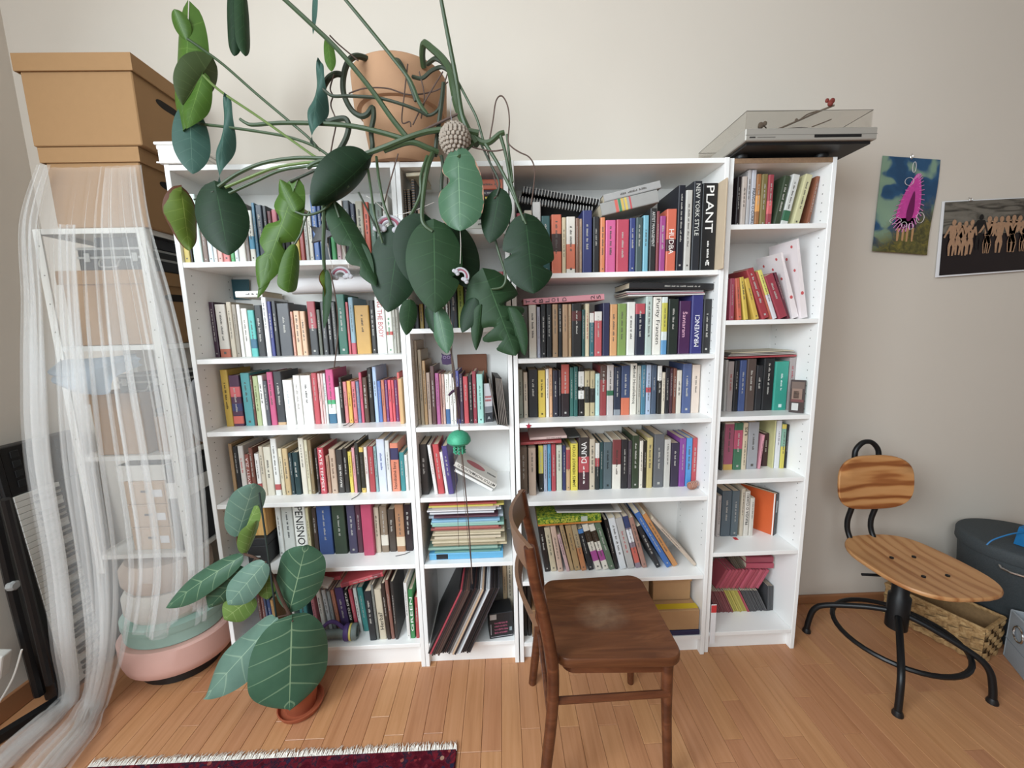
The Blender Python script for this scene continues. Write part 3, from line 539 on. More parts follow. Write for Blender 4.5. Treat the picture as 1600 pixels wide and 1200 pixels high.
for nm, x0, x1, th, c, txt in (('tan', 440, 725, 26, '9a8468', ''), ('white-edged', 452, 715, 70, 'b8b4a8', ''), ('dark green', 470, 718, 20, '2c3430', ''), ('pale pink', 455, 716, 24, 'b89a88', ''), ('black', 460, 720, 18, '201c1c', ''), ('mint', 472, 722, 22, '7aa08c', ''), ('pale green', 468, 722, 10, 'b0b49a', ''), ('ochre', 475, 728, 18, 'b89a28', ''), ('yellow', 462, 730, 40, 'd4b828', ''), ('plum', 480, 722, 44, '3a2838', ''), ('orange', 500, 735, 72, 'c05428', '')):
    Y = .06+rb.uniform(-.008, .008); xa = solve_base(620+x0/4.444, Y, zz); xb = solve_base(620+x1/4.444, Y, zz); th = th*.2/4.444/100*1.15
    if zz+th > 1.998: break
    r = thing('book', '%s book in the flat pile, %s from bottom, top shelf, narrow records bookcase' % (nm, ordn(k)), 'book', (xa, Y, zz), group='flat pile on the top shelf of the narrow bookcase')
    book_parts(r, th, .165, min(xb, 1.182)-xa, c, {}, lying=True); zz += th+.0004; k += 1
f = fr(630, 500, 6.667); z3 = UNIT['B'][3][2]
# brown board at the back
p = atY(*f(560, 360), .25); q = atY(*f(868, 350), .25)
boxm = MB().box(p.x, q.x, .25, .256, z3+.0005, p.z, c=.002); tag(boxm.build('board', mat('brown_board', '7a4a30', .6, var=.12)), 'brown board standing at the back, third shelf, narrow records bookcase', 'board')
# book turned face out
t = thing('book', 'white and grey book turned cover outward, third shelf, narrow records bookcase', 'book', (1.0875, .055, z3+.0005), (0, 0, math.radians(14)))
MB().box(0, .032, 0, .012, 0, .158, c=.001).build('cover', mat('pale_cover', 'd2cfd2', .4), t)
for z0, z1_, c in ((0, .04, '3c3e44'), (.04, .065, '8a8c92')):
    me = MB().add([(0.0008, -.0004, z0+.001), (.0312, -.0004, z0+.001), (.0312, -.0004, z1_), (.0008, -.0004, z1_)], [(0, 1, 2, 3)]).mesh('band'); me.materials.append(PRINT); link('cover_band', me, t, c)
me = lettering('A', (.010, -.0008, .012), (.012, 0, 0), (0, 0, .012)).mesh('l'); me.materials.append(PRINT); link('cover_letter', me, t, 'd8d8d8')
for k in range(2):
    mb = MB(); 
    for j in range(7): mb.box(.003+.0036*j, .0056+.0036*j, -.0008, -.0002, .1-.014*k, .108-.014*k)
    me = mb.mesh('l'); me.materials.append(PRINT); link('cover_print', me, t, 'b84a50')
# single records in black sleeves leaning on the right panel, reaching past the shelf edge
for k in range(6):
    x = 1.176-.0072*k
    t = thing('record_single', 'black record sleeve leaning by right panel, %s from right, third shelf, narrow records bookcase' % ordn(k), 'record', (x-.001, -.02+.006*k, z3+.001), (math.radians(0), math.radians(-5.5+.6*k if k < 5 else -9), math.radians(6)), group='record sleeves leaning on the third shelf')
    MB().box(-.0018, .0018, 0, .18, 0, .19, c=.0006).build('sleeve', mat('black_sleeve', '26221f', .4, var=.2), t)
    MB().box(-.0014, .0014, -.0004, .0, .003, .187).build('edge', mat('sleeve_edge', '8a8078', .8), t)
f = fr(640, 660, 5.4556); z4 = UNIT['B'][3][3]
# fallen books, fourth shelf
a = atY(*f(700, 590), .045); b = atY(*f(385, 408), .06)
t = thing('book', 'thin white book slumped under a larger one, fourth shelf, narrow records bookcase', 'book', (a.x, .045, z4+.0006), (0, math.atan2(b.z-a.z, a.x-b.x), 0)); L = (b-a).length
t.rotation_euler = (0, math.atan2(b.z-a.z, a.x-b.x), 0)
MB().box(-L, 0, 0, .13, 0, .011, c=.001).build('cover', mat('white_cover', 'e6e4e0', .4), t)
ang = t.rotation_euler.y
t = thing('book', 'grey-white book with red oval slumped diagonally, fourth shelf, narrow records bookcase', 'book', (a.x+.012, .038, z4+.0146), (0, ang+.02, 0)); L2 = L*1.1
MB().box(-L2, 0, 0, .145, 0, .021, c=.0012).build('cover', mat('grey_white_cover', 'cfc9c0', .45), t)
MB().box(-L2+.002, -.002, .1452, .146, .002, .019).build('page_block', PAPER, t)
me = lettering('MÝTUS NORMÁLNOSTI', (-.006, -.0006, .0175), (-(L2-.02), 0, 0), (0, 0, -.014)).mesh('l'); me.materials.append(PRINT); link('spine_title', me, t, '2a2826')
n = 24; mb = MB().add([(-L2*.55+.045*math.cos(2*PI*i/n), .075+.028*math.sin(2*PI*i/n), .0216) for i in range(n)], [tuple(range(n))]); me = mb.mesh('o'); me.materials.append(PRINT); link('cover_oval', me, t, 'b03440')
mb = MB()
for j in range(6): mb.box(-.05+.007*j, -.0445+.007*j, .06, .075, .0213, .0217)
me = mb.mesh('o'); me.materials.append(PRINT); link('cover_print', me, t, '5a5650')
# magazines, fifth shelf
z5b = UNIT['B'][3][4]; zz = z5b+.0006
mags = [('blue', '46a8d6', .030)]+[(None, c, None) for c in ('6aa49a', '7aa8a0', '8ab0a0', 'c8b890', 'a89878', 'cfc0a0', 'b8a888', 'd4c4a8', '9aa888', 'd8c8a8', 'c0b090', 'a84a44', 'b85a50', '9a3a3c', '8ac0b0', '9ac8c0', '7ab0d0', 'a8b4c0', '5a3040', '2c3044', 'd8d8dc', 'c8ccd4', 'e0dce0', 'd8b8a8', 'dccc50', 'd8c83c', 'b83030')]
for i, (nm, c, th) in enumerate(mags):
    if i == 0:
        t = thing('ring_binder', 'bright blue ring binder at the bottom of the magazine pile, narrow records bookcase', 'binder', (.836, .03, zz))
        book_parts(t, .030, .22, .308, c, {'n': 1}, lying=True)
        me = MB().add([(.03, -.0006, .004), (.078, -.0006, .004), (.078, -.0006, .026), (.03, -.0006, .026)], [(0, 1, 2, 3)]).mesh('l'); me.materials.append(PRINT); link('spine_label', me, t, '1c2228')
        zz += .0305; continue
    th = rb.choice((.0055, .007, .0085, .0105)); xa = .836+rb.uniform(-.004, .03); L = rb.uniform(.262, .308)
    if zz+th > UNIT['B'][3][3]-.02: break
    t = thing('magazine', '%s magazine in the flat pile, %s up from blue binder, narrow records bookcase' % (cname(c), ordn(i-1)), 'magazine', (xa, .03+rb.uniform(-.012, .022), zz), group='pile of magazines on the fifth shelf')
    book_parts(t, th, .2, min(L, 1.18-xa), c, {'n': 1}, lying=True); zz += th+.0004
# long-playing records, bottom shelf
f = fr(650, 860, 6.317); z6 = UNIT['B'][3][5]
cols = ['1c1c1e', 'b4283c', '3a3030', '4a3a38', '6a4a40', '54403a', '2a2a30', '1e1e22', '3a2424', '26262a', '5a5654', 'd0d0d2', 'c8a888', '2a2a30', 'b8bcc0', 'd8dce0', '3a3438', '241f22', '2e2a2c', '1c1a1c', '3c3a40']
Yl = -.058; s0 = solve_base(*[650+98/6.317, Yl, z6]); s1 = solve_base(650+520/6.317, Yl, z6); tp = atY(*f(385, 450), Yl)
s0 = max(s0, .8250); ang = math.atan2(tp.x-s0, tp.z-z6)
for i, c in enumerate(cols):
    x = s0+(s1-s0)*i/(len(cols)-1); a2 = ang-.004*(i-10)*.4
    th = (s1-s0)/(len(cols)-1)*math.cos(ang)-.0009
    t = thing('record_album', '%s record album leaning right, %s from left, bottom shelf, narrow records bookcase' % (cname(c), ordn(i)), 'record', (x, Yl+rb.uniform(-.006, .008), z6+.0005+th*math.sin(a2)), (0, a2, 0), group='record albums leaning on the bottom shelf')
    me = MB().box(0, th, 0, .30, 0, .315, c=.0008).mesh('sleeve'); me.materials.append(BOOK); link('sleeve', me, t, c)
# books at the back right and the black box before them
for i, (x0, x1, c, h, nm) in enumerate(((1.138, 1.157, 'c8aa80', .285, 'tan'), (1.1585, 1.1835, 'd6c9b0', .33, 'pale cream'))):
    t = thing('book', '%s book behind the black box, %s from left, bottom shelf, narrow records bookcase' % (nm, ordn(i)), 'book', (x0, .12, z6+.0005)); book_parts(t, x1-x0, .14, h, c, {})
p = atY(*f(712, 905), .0); q = atY(*f(955, 875), .0)
t = thing('black_carton', 'black carton with pink script and white label, bottom shelf, narrow records bookcase', 'box', (1.1225, .06, z6+.0005), (0, 0, math.radians(8)))
MB().box(-.051, .051, -.042, .042, 0, .118, c=.002).build('carton', mat('black_card', '242528'), t)
mb = MB(); rr = random.Random(5)
for ln in range(4):
    x = -.03
    while x < .024:
        w2 = rr.uniform(.005, .013); y0 = .072-.015*ln
        pts = [(x+w2*k/6, -.0428, y0+.005*math.sin(k*2.1+rr.random())) for k in range(7)]; mb.tube(pts, .0007, 4); x += w2*.9
me = mb.mesh('s'); me.materials.append(PRINT); link('script_print', me, t, 'c85a80')
for x0, x1, z0, z1_, c in ((-.048, -.02, .09, .114, 'b8b4b0'), (-.045, .048, .008, .0105, 'b8b8c0'), (.035, .046, .03, .048, '8a9aa0'), (-.046, -.043, .02, .07, 'a8a8b0')):
    me = MB().add([(x0, -.0428, z0), (x1, -.0428, z0), (x1, -.0428, z1_), (x0, -.0428, z1_)], [(0, 1, 2, 3)]).mesh('l'); me.materials.append(PRINT); link('printed_label', me, t, c)
# ---- wide bookcase behind the chair
f = fr(800, 250, 4.571)
for (p0, p1, th, lb, c) in (((40, 300), (575, 380), 40, 'lower of two black spiral notebooks lying on books, top shelf, bookcase behind chair', '1e1e20'), ((70, 232), (628, 322), 40, 'upper of two black spiral notebooks lying on books, top shelf, bookcase behind chair', '17171a')):
    r = lying('spiral_notebook', lb, 'notebook', f(*p0), f(*p1), th/4.571, .075, .16, c, n=1)
    L = (atY(*f(*p1), .075)-atY(*f(*p0), .075)).length
    mb = MB(); nn = 26; tz = th/4.571*pxm(atY(*f(*p0), .075))
    for k in range(nn):
        c0 = Vector((L*(k+.5)/nn, -.001, tz*.5)); mb.tube([c0+Vector((0, .0075*math.cos(a), (.5*tz+.0015)*math.sin(a))) for a in [i*PI/4 for i in range(8)]], .0016, 4, closed=True)
    mb.build('ring_binding', mat('white_rings', 'c8c6c2', .5), r)
lying('book', 'grey book with coloured marks lying tilted, top shelf, bookcase behind chair', 'book', f(645, 400), f(1052, 300), 88/4.571, .045, .16, 'a8a6a2', bands=((.25, .3, 'd8503c'), (.31, .35, '3a8a5a'), (.36, .4, 'dcb430'), (.42, .46, 'e0c040'), (.5, .53, 'c83a40')), n=1)
lying('book', 'grey book with dark lettering lying uppermost and tilted, top shelf, bookcase behind chair', 'book', f(662, 308), f(1066, 205), 54/4.571, .05, .15, 'b0aeac', t=('NEČAS A VĚDOMÍ', '2c2c2e', .5, .92, 'd', .4)) if False else lying('book', 'grey book with dark lettering lying uppermost and tilted, top shelf, bookcase behind chair', 'book', f(662, 308), f(1066, 205), 54/4.571, .05, .15, 'b0aeac')
t = thing('folder', 'thin beige card folder sticking out by right panel, top shelf, bookcase behind chair', 'folder', (1.9822, -.03, UNIT['C'][3][0]+.0006))
MB().box(0, .0025, 0, .25, 0, .315, c=.0008).build('card', mat('beige_card', 'c8b49a', .7), t); MB().box(.0036, .0058, .002, .25, 0, .313, c=.0008).build('card', MATS['beige_card'], t)
f = fr(800, 425, 4.848)
r = lying('book', 'pink book lettered TABLOID 25 lying across the books, second shelf, bookcase behind chair', 'book', f(88, 257), f(700, 217), 46/4.848, .035, .15, 'dc8c98', n=1)
a = atY(*f(88, 257), .035); L = (atY(*f(700, 217), .035)-a).length; tz = 46/4.848*pxm(a)
for ch, fx in zip('TABLOID25', (.03, .11, .19, .27, .345, .42, .48, .83, .905)):
    hgt = L*(.012 if ch == 'I' else .05); me = lettering(ch, (L*fx+hgt, -.0008, tz*.2), (0, 0, tz*.6), (-hgt, 0, 0)).mesh('l'); me.materials.append(PRINT); link('spine_title', me, r, '2a2024')
for k in range(3): lying('magazine', 'pale magazine under the large black book, %s from bottom, second shelf, bookcase behind chair' % ordn(k), 'magazine', f(880-8*k, 184-14*k), f(1462-6*k, 172-12*k), 10/4.848, .035+.006*k, .18, ('dcdad8', 'b88088', 'd0cecc')[k], n=1)
lying('book', 'large black book lying highest on the second shelf, bookcase behind chair', 'book', f(888, 132), f(1525, 140), 48/4.848, .03, .2, '2a2a2c')
f = fr(800, 650, 4.848)
lying('book', 'dark patterned book lying over others, fourth shelf, bookcase behind chair', 'book', f(380, 212), f(520, 200), 14/4.848, .10, .14, '3a4040')
lying('magazine', 'red thin magazine lying on books, fourth shelf, bookcase behind chair', 'magazine', f(66, 222), f(375, 205), 22/4.848, .075, .16, 'ac2c30')
lying('book', 'pale pink thin book lying on red magazine, fourth shelf, bookcase behind chair', 'book', f(135, 196), f(416, 178), 20/4.848, .08, .15, 'd8b8b0')
# fossil-like shell ornament
z4c = UNIT['C'][3][3]; p = atZ(1082, 757, z4c)
t = thing('stone_ornament', 'small reddish ribbed stone ornament by coloured books, fourth shelf, bookcase behind chair', 'ornament', (p.x-.026, .070, z4c+.0004), (0, 0, .4))
mb = MB().ball((0, 0, .017), .02, 16, 10, (1.35, .75, .85)); mb.v = [(x, y, max(0, z)) for x, y, z in mb.v]; mb.build('body', mat('red_stone', '9a6a58', .7, var=.3, scale=60, bump=.3), t, True)
mb = MB()
for k in range(5): mb.tube([(-.016+.009*k+.004*math.sin(a), .0155*math.cos(a)*.9, .017+.0165*math.sin(a)) for a in [i*PI/8 for i in range(9)]], .0016, 5)
mb.build('ribs', mat('pale_stone', 'b89080', .7), t, True)
# red star sticker-like charm on the shelf edge
z3c = UNIT['C'][3][2]; p = atY(826, 666, -.004)
t = thing('star_charm', 'small red star hanging at left end of third shelf edge, bookcase behind chair', 'charm', (p.x, -.003, p.z))
mb = MB().prism([(math.sin(i*PI/5)*(.012 if i % 2 == 0 else .0052), math.cos(i*PI/5)*(.012 if i % 2 == 0 else .0052)) for i in range(10)], .003, Matrix()); mb.build('star', mat('red_felt', 'a02038', .8), t)
MB().tube([(0, .001, .012), (0, .001, .016)], .0006, 4).build('loop', MATS['red_felt'], t)
q = N('leaf_print'); v = q.coord('World'); q.col(q.ramp(q.noise(v, 95, 3, .6, .8), [(.3, '24401c'), (.45, '4a7028'), (.55, '8a9a34'), (.68, 'c4b43c')])); q.set(.4); LEAFP = q.m
# fifth shelf: puzzle box and papers on the leaning books
f = fr(800, 770, 5)
a = atY(*f(205, 262), .05); b = atY(*f(698, 228), .05); L = (b-a).length; ang = -math.atan2(b.z-a.z, b.x-a.x)
dz = settle(a, b, .05, .17); a.z += dz; b.z += dz; TOPS.append((a.x, b.x, .05, .22, a.z+66/5*pxm(a)+.001, b.z+66/5*pxm(a)+.001))
t = thing('puzzle_box', 'green and yellow puzzle box lying on books, fifth shelf, bookcase behind chair', 'box', (a.x, .05, a.z), (0, ang, 0)); hz = 66/5*pxm(a)
MB().box(0, L, 0, .17, 0, hz, c=.002).build('box', LEAFP, t)
MB().box(-.0006, L+.0006, -.0006, .17, 0, hz*.2).build('base_edge', mat('orange_card', 'c07a34', .6), t)
me = lettering('3D PUZZLE', (L*.25, -.0014, hz*.35), (L*.38, 0, 0), (0, 0, hz*.4)).mesh('l'); me.materials.append(PRINT); link('box_print', me, t, 'e0d838')
me = MB().add([(L*.68, -.0014, hz*.28), (L*.78, -.0014, hz*.28), (L*.78, -.0014, hz*.9), (L*.68, -.0014, hz*.9)], [(0, 1, 2, 3)]).mesh('l'); me.materials.append(PRINT); link('box_picture', me, t, 'b8c0b0')
for k in range(2): lying('magazine', 'pale magazine on the puzzle box, %s, fifth shelf, bookcase behind chair' % ('lower', 'upper')[k], 'magazine', f(350-10*k, 182-16*k), f(856-60*k, 176-20*k), 12/5, .06, .17, ('d0ccc6', '6a6864')[k], n=1)
# bottom shelf: cardboard boxes
z6c = UNIT['C'][3][5]
def carton(label, x0, x1, y0, y1, z0, z1, m, lid=.0, rz=0, name='cardboard_box'):
    t = thing(name, label, 'box', ((x0+x1)/2, (y0+y1)/2, z0+.0005), (0, 0, rz)); hx, hy, h = (x1-x0)/2, (y1-y0)/2, z1-z0
    if lid: MB().box(-hx, hx, -hy, hy, 0, h-lid, c=.002).build('box_body', m, t); MB().box(-hx-.004, hx+.004, -hy-.004, hy+.004, h-lid+.0003, h, c=.002).build('lid', m, t)
    else: MB().box(-hx, hx, -hy, hy, 0, h, c=.002).build('box_body', m, t)
    return t, hx, hy, h
KR2 = mat('kraft_box', 'b08a62', .8, var=.06, scale=40)
carton('pale beige cardboard box beside the stepped carton, bottom shelf, bookcase behind chair', 1.64, 1.775, .05, .25, z6c, z6c+.255, mat('beige_box', 'b8a488', .8))
t, hx, hy, h = carton('dark blue shallow box under the cartons, bottom shelf, bookcase behind chair', 1.80, 1.985, .005, .25, z6c, z6c+.022, mat('navy_card', '26284a', .6))
t, hx, hy, h = carton('kraft carton with yellow tape on navy box, bottom shelf, bookcase behind chair', 1.802, 1.983, .01, .25, z6c+.0226, z6c+.115, KR2)
MB().box(-hx-.0006, hx+.0006, -hy+.012, -hy+.042, h, h+.0015).build('yellow_tape', mat('yellow_tape', 'c8ac28', .5), t)
t, hx, hy, h = carton('kraft lidded carton standing on the taped one, bottom shelf, bookcase behind chair', 1.804, 1.972, .075, .25, z6c+.1176, z6c+.255, KR2, .05)
carton('brown carton half hidden behind the wooden chair post, bottom shelf, bookcase behind chair', 1.262, 1.30, .03, .24, z6c, z6c+.13, mat('brown_card', '8a6848', .8))
for i, (x, c) in enumerate(((1.2255, '1e1c1c'), (1.243, '2a2624'))):
    t = thing('book', '%s black tall folder by left panel, bottom shelf, bookcase behind chair' % ORD[i], 'folder', (x, .04, z6c+.0005)); book_parts(t, .0155, .2, .25, c, {'n': 1})
# ---- right-end bookcase
f = fr(1110, 350, 7.06); z2d = UNIT['D'][3][1]
def bag(label, a, b, x0, x1, ang, h, dp, Y):
    t = thing('paper_bag', label, 'bag', (x0, Y, z2d+.0006), (0, ang, 0)); wd = x1-x0
    pb = mat('white_gift_paper', 'e6dcdc', .6, var=.05, scale=20)
    M0 = MB(); n = 8
    vs = []
    for k in range(n+1):
        zf = h*k/n; tk = wd*(1-.75*k/n); vs += [(wd-tk, 0, zf), (wd, 0, zf), (wd, dp, zf), (wd-tk, dp, zf)]
    M0.add(vs, [(4*k+j, 4*k+(j+1) % 4, 4*k+4+(j+1) % 4, 4*k+4+j) for k in range(n) for j in range(4)]+[(0, 3, 2, 1)]).build('bag_body', pb, t)
    dots = []
    for j, (yy, zf) in enumerate(((.02, .62), (.06, .78), (.03, .92), (.11, .86), (.10, .66))):
        k = zf; x = wd-wd*(1-.75*k)-.0006; n2 = 10
        dots.append([(x, yy+.006*math.cos(2*PI*i/n2), h*zf+.006*math.sin(2*PI*i/n2)) for i in range(n2)])
    for zf in (.32,):
        n2 = 12; tk = wd*(1-.75*zf); dots.append([(wd-tk*.5+min(.006, tk*.4)*math.cos(2*PI*i/n2), -.0006, h*zf+.007*math.sin(2*PI*i/n2)) for i in range(n2)])
    for d_ in dots: MB().add(d_, [tuple(range(len(d_)))]).build('red_dot', mat('faded_red', 'c8585a', .6), t)
    MB().box(wd*.72, wd*1.02, -.001, dp, h*.86, h, c=.0006).build('folded_top', pb, t)
xa = solve_base(1110+905/7.06, .05, z2d); bag('white paper gift bag with red dots, left and shorter of two, right-end bookcase', 0, 0, xa, xa+.026, -.33, .262, .15, .05)
xa = solve_base(1110+1000/7.06, .04, z2d); bag('white paper gift bag with red dots, right and taller of two, right-end bookcase', 0, 0, xa, xa+.026, -.20, .305, .16, .04)
f = fr(1110, 520, 8)
lying('magazine', 'red thin folder lying on the books, third shelf, right-end bookcase', 'folder', f(215, 326), f(1075, 296), 22/8, .10, .15, 'a82830', n=1)
for k in range(3): lying('magazine', 'pale magazine above the red folder, %s from bottom, third shelf, right-end bookcase' % ordn(k), 'magazine', f(225+18*k, 296-18*k), f(1068-14*k, 264-18*k), 12/8, .10, .15, ('b8b0a8', 'a8a098', 'c8bca0')[k], n=1)
z3d = UNIT['D'][3][2]; p = atZ(1110+1060/8, 520+985/8, z3d)
t = thing('film_case', 'dark film case with picture front standing at an angle, third shelf, right-end bookcase', 'film case', (2.343, .062, z3d+.0005), (0, 0, math.radians(-38)))
MB().box(0, .05, 0, .012, 0, .135, c=.001).build('case', mat('dark_cover', '3a2c2a', .35), t)
for x0, x1, z0, z1_, c in ((.004, .046, .10, .128, '6a5448'), (.006, .04, .055, .10, '8a6a58'), (.012, .03, .06, .09, '3a241e'), (.004, .046, .045, .056, '6a2a28'), (.008, .03, .01, .04, 'c8c4c0')):
    me = MB().add([(x0, -.0005, z0), (x1, -.0005, z0), (x1, -.0005, z1_), (x0, -.0005, z1_)], [(0, 1, 2, 3)]).mesh('l'); me.materials.append(PRINT); link('cover_picture', me, t, c)
# fifth shelf: book turned so the orange cover shows
z5d = UNIT['D'][3][4]; p = atZ(1100+955/8.57, 740+830/8.57, z5d)
t = thing('book', 'black-spined book turned to show its orange cover, fifth shelf, right-end bookcase', 'book', (p.x-.012, p.y, z5d+.0005), (0, 0, 0))
t.rotation_euler = (0, 0, math.radians(33))
hb = solve_h(p.x, p.y, z5d, 740+275/8.57); 
MB().box(0, .0025, 0, .15, 0, hb, c=.0005).build('front_cover', mat('orange_cover', 'c4582a', .45, var=.12, scale=8), t)
MB().box(0, .027, -.002, 0, 0, hb, c=.0004).build('spine', mat('black_spine', '222224', .4), t); MB().box(.0245, .027, 0, .15, 0, hb, c=.0004).build('back_cover', MATS['black_spine'], t); MB().box(.0028, .0243, .0008, .146, .003, hb-.003).build('page_block', PAPER, t)
mb = MB(); z = hb*.55
for k in range(12): mb.box(.009, .018, -.0026, -.0021, z, z+.003); z += .0046
me = mb.mesh('l'); me.materials.append(PRINT); link('spine_print', me, t, 'd0d0d0')
MB().box(-.0006, 0, .001, .006, 0, hb).build('white_edge', mat('white_cover', 'e6e4e0'), t)
t = thing('bookmark', 'small red bookmark end poking out under the books, fifth shelf, right-end bookcase', 'bookmark', (2.178, .104, z5d+.0004)); MB().box(0, .016, 0, .02, 0, .0015).build('tab', mat('red_print', 'cc3c40'), t)
# comics in the bottom compartment
def comics(cols, xa, xb, yb, yt, xs, Y, grp, lab, dmax=.11, up=0):
    n = len(cols); data = ''
    for i, c in enumerate(cols):
        a = xa+(xb-xa)*i/n; b = xa+(xb-xa)*(i+1)/n
        data += '%f %f %f %s xt=%f yb=%f n\n' % (a, b, yt, c, a+xs, yb) if up else '%f %f %f %s xt=%f n\n' % (a, b, yt, c, a+xs)
    row('D', 5, 1090, 850, 6.667, Y, data, kind='comic_book', cat='comic', lab=lab, dmax=dmax, gap=.0004)
comics(['7a3438']*5+['84383c']*4, 205, 372, 704, 500, -100, .125, '', '%(c)s pocket comic in the lower leaning row, left group, %(o)s from left')
comics(['b8a838', 'a89c34', 'c0ae40', 'b4a438', 'c4b444', 'a89a30', 'b8aa3c'], 376, 518, 704, 490, -102, .125, '', 'yellow pocket comic in the lower leaning row of comics, %(o)s from left')
comics(['a82c40', 'b43048'], 520, 546, 704, 492, -104, .125, '', 'red pocket comic between yellow and grey ones in the lower row, %(o)s from left')
comics(['4c4a4c', '565456']*5, 548, 722, 704, 490, -100, .125, '', 'grey pocket comic in the lower leaning row of comics, %(o)s from left')
comics(['505052', '464648', '525254', '4a4a4c'], 729, 786, 694, 440, 4, .125, '', 'grey pocket comic upright by right panel, %(o)s from left, bottom shelf, right-end bookcase')
comics(['9c2c40', 'b03450', 'a42e44', 'ac3248', '98283c', 'b4364e', 'a02c42', 'b03650', 'a83048', '9a2a3e', 'b23850', 'a42e46', 'ae3450'], 185, 640, 468, 280, 118, .13, '', 'red pocket comic in the upper leaning row of comics, %(o)s from left', .10, 1)
comics(['4a4038', '544a40', '5c5246', '4c4438', '564c42'], 395, 500, 258, 134, -80, .135, '', 'brown pocket comic in the topmost left group of comics, %(o)s from left', .10, 1)
f = fr(1090, 850, 6.667)
for k in range(2): lying('comic_book', 'red comic lying flat above the leaning row, %s of two, right-end bookcase' % ('lower', 'upper')[k], 'comic', f(505, 268-72*k), f(788, 268-76*k), 60/6.667, .132, .10, ('b0304c', 'a02a44')[k], n=1)
a = atY(*f(160, 500), -.004); 
t = thing('leaflet', 'white and red leaflet sticking out at left, bottom shelf, right-end bookcase', 'leaflet', (2.0315, .006, .045), (0, 0, 0))
MB().box(.0, .022, .0, .0016, .0, .188).build('sheet', mat('white_paper', 'e9e8ea'), t); MB().box(-.0002, .0222, -.0006, .0, .15, .184).build('red_band', mat('red_print', 'cc3c40'), t)
# bookmark ribbons and small leftovers
for lb, pts in (('left of two black bookmark ribbons on third shelf, left-end bookcase', [(546, 660, 1.0605), (541, 664, 1.0585), (536, 665, 1.0575)]), ('right of two black bookmark ribbons on third shelf, left-end bookcase', [(554, 660, 1.0605), (550, 664, 1.0585), (545, 666, 1.0575)]), ('black bookmark ribbon lying on the fourth shelf, left-end bookcase', [(564, 769, .7635), (558, 775, .7620), (549, 780, .7615)]), ('black bookmark ribbon lying on the fifth shelf, left-end bookcase', [(641, 862, .4765), (632, 866, .4760), (618, 869, .4755)])):
    t = thing('bookmark_ribbon', lb, 'ribbon', group='bookmark ribbons'); MB().tube([atZ(*p_) for p_ in pts], .0013, 5).build('ribbon', mat('black_ribbon', '201e1e', .7), t)
# ------------------------------------------------------------------ chairs
def wood(name, c0, c1, c2, sc, rough=.4, dist=1.0, scale=1.0):
    q = N(name); v = q.coord('Object', sc); f = q.noise(v, scale, 6, .6, dist); q.col(q.ramp(f, [(.25, c0), (.5, c1), (.75, c2)])); q.set(rough, spec=.4); q.bump(f, .05); MATS[name] = q.m; return q.m
DARKW = wood('dark_stained_wood', '3e2013', '57301d', '6e4128', (4, 28, 28), .34)
q = N('worn_seat_wood'); v = q.coord('Object', (3, 22, 22)); f = q.noise(v, 1.2, 6, .6, 1.2); base = q.ramp(f, [(.25, '4a2818'), (.5, '623a22'), (.78, '7a4e32')])
v2 = q.coord('Object'); g = q.t.nodes.new('ShaderNodeTexGradient'); g.gradient_type = 'SPHERICAL'
mp = q.t.nodes.new('ShaderNodeMapping'); mp.inputs['Location'].default_value = (.06, .04, 0); mp.inputs['Scale'].default_value = (9, 11, 1); q.t.links.new(v2, mp.inputs[0]); q.t.links.new(mp.outputs[0], g.inputs[0])
wear = q.math('MULTIPLY', g.outputs[1], q.noise(v2, 30)); q.col(q.mix(q.math('MULTIPLY', wear, 1.1), base, lin('b09478'))); q.set(.36, spec=.45); SEATW = q.m
t = thing('dining_chair', 'dark brown bentwood chair with worn plywood seat standing sideways before the bookcases', 'chair', (1.485, -.298, 0))
# seat: rounded trapezoid, faces +x
def rrect(hx, hy0, hy1, r, n=6):      # hy0 half width at -x end, hy1 at +x end
    c = [(hx-r, hy1-r, 0), (-hx+r, hy0-r, 1), (-hx+r, -hy0+r, 2), (hx-r, -hy1+r, 3)]; out = []
    for x, y, k in c:
        for i in range(n+1):
            a = k*PI/2+i/n*PI/2; out.append((x+r*math.cos(a), y+r*math.sin(a)))
    return out
ol = rrect(.19, .185, .196, .045)
def slab(ol, z0, z1, dish=0, edge=.006):
    n = len(ol); mb = MB(); vs = []; rings = [(1, z0+edge), (1, z1-edge), (.985, z1), (.93, z1), (.7, z1-dish*.5), (.4, z1-dish*.9), (.12, z1-dish)]
    rings = [(.985, z0)]+rings
    for s, z in rings: vs += [(x*s, y*s, z) for x, y in ol]
    fs = [tuple(range(n))[::-1]]
    for k in range(len(rings)-1): fs += [(k*n+i, k*n+(i+1) % n, (k+1)*n+(i+1) % n, (k+1)*n+i) for i in range(n)]
    fs.append(tuple((len(rings)-1)*n+i for i in range(n))); return mb.add(vs, fs)
slab(ol, .432, .462, .006).build('seat', SEATW, t, True)
mb = MB(); apr = rrect(.165, .16, .17, .04); n = len(apr)
mb.add([(x, y, z) for z in (.392, .431) for x, y in apr]+[(x*.88, y*.88, z) for z in (.392, .431) for x, y in apr], [(i, (i+1) % n, n+(i+1) % n, n+i) for i in range(n)]+[(2*n+i, 3*n+i, 3*n+(i+1) % n, 2*n+(i+1) % n) for i in range(n)]+[(i, 2*n+i, 2*n+(i+1) % n, (i+1) % n) for i in range(n)]).build('apron', DARKW, t, True)
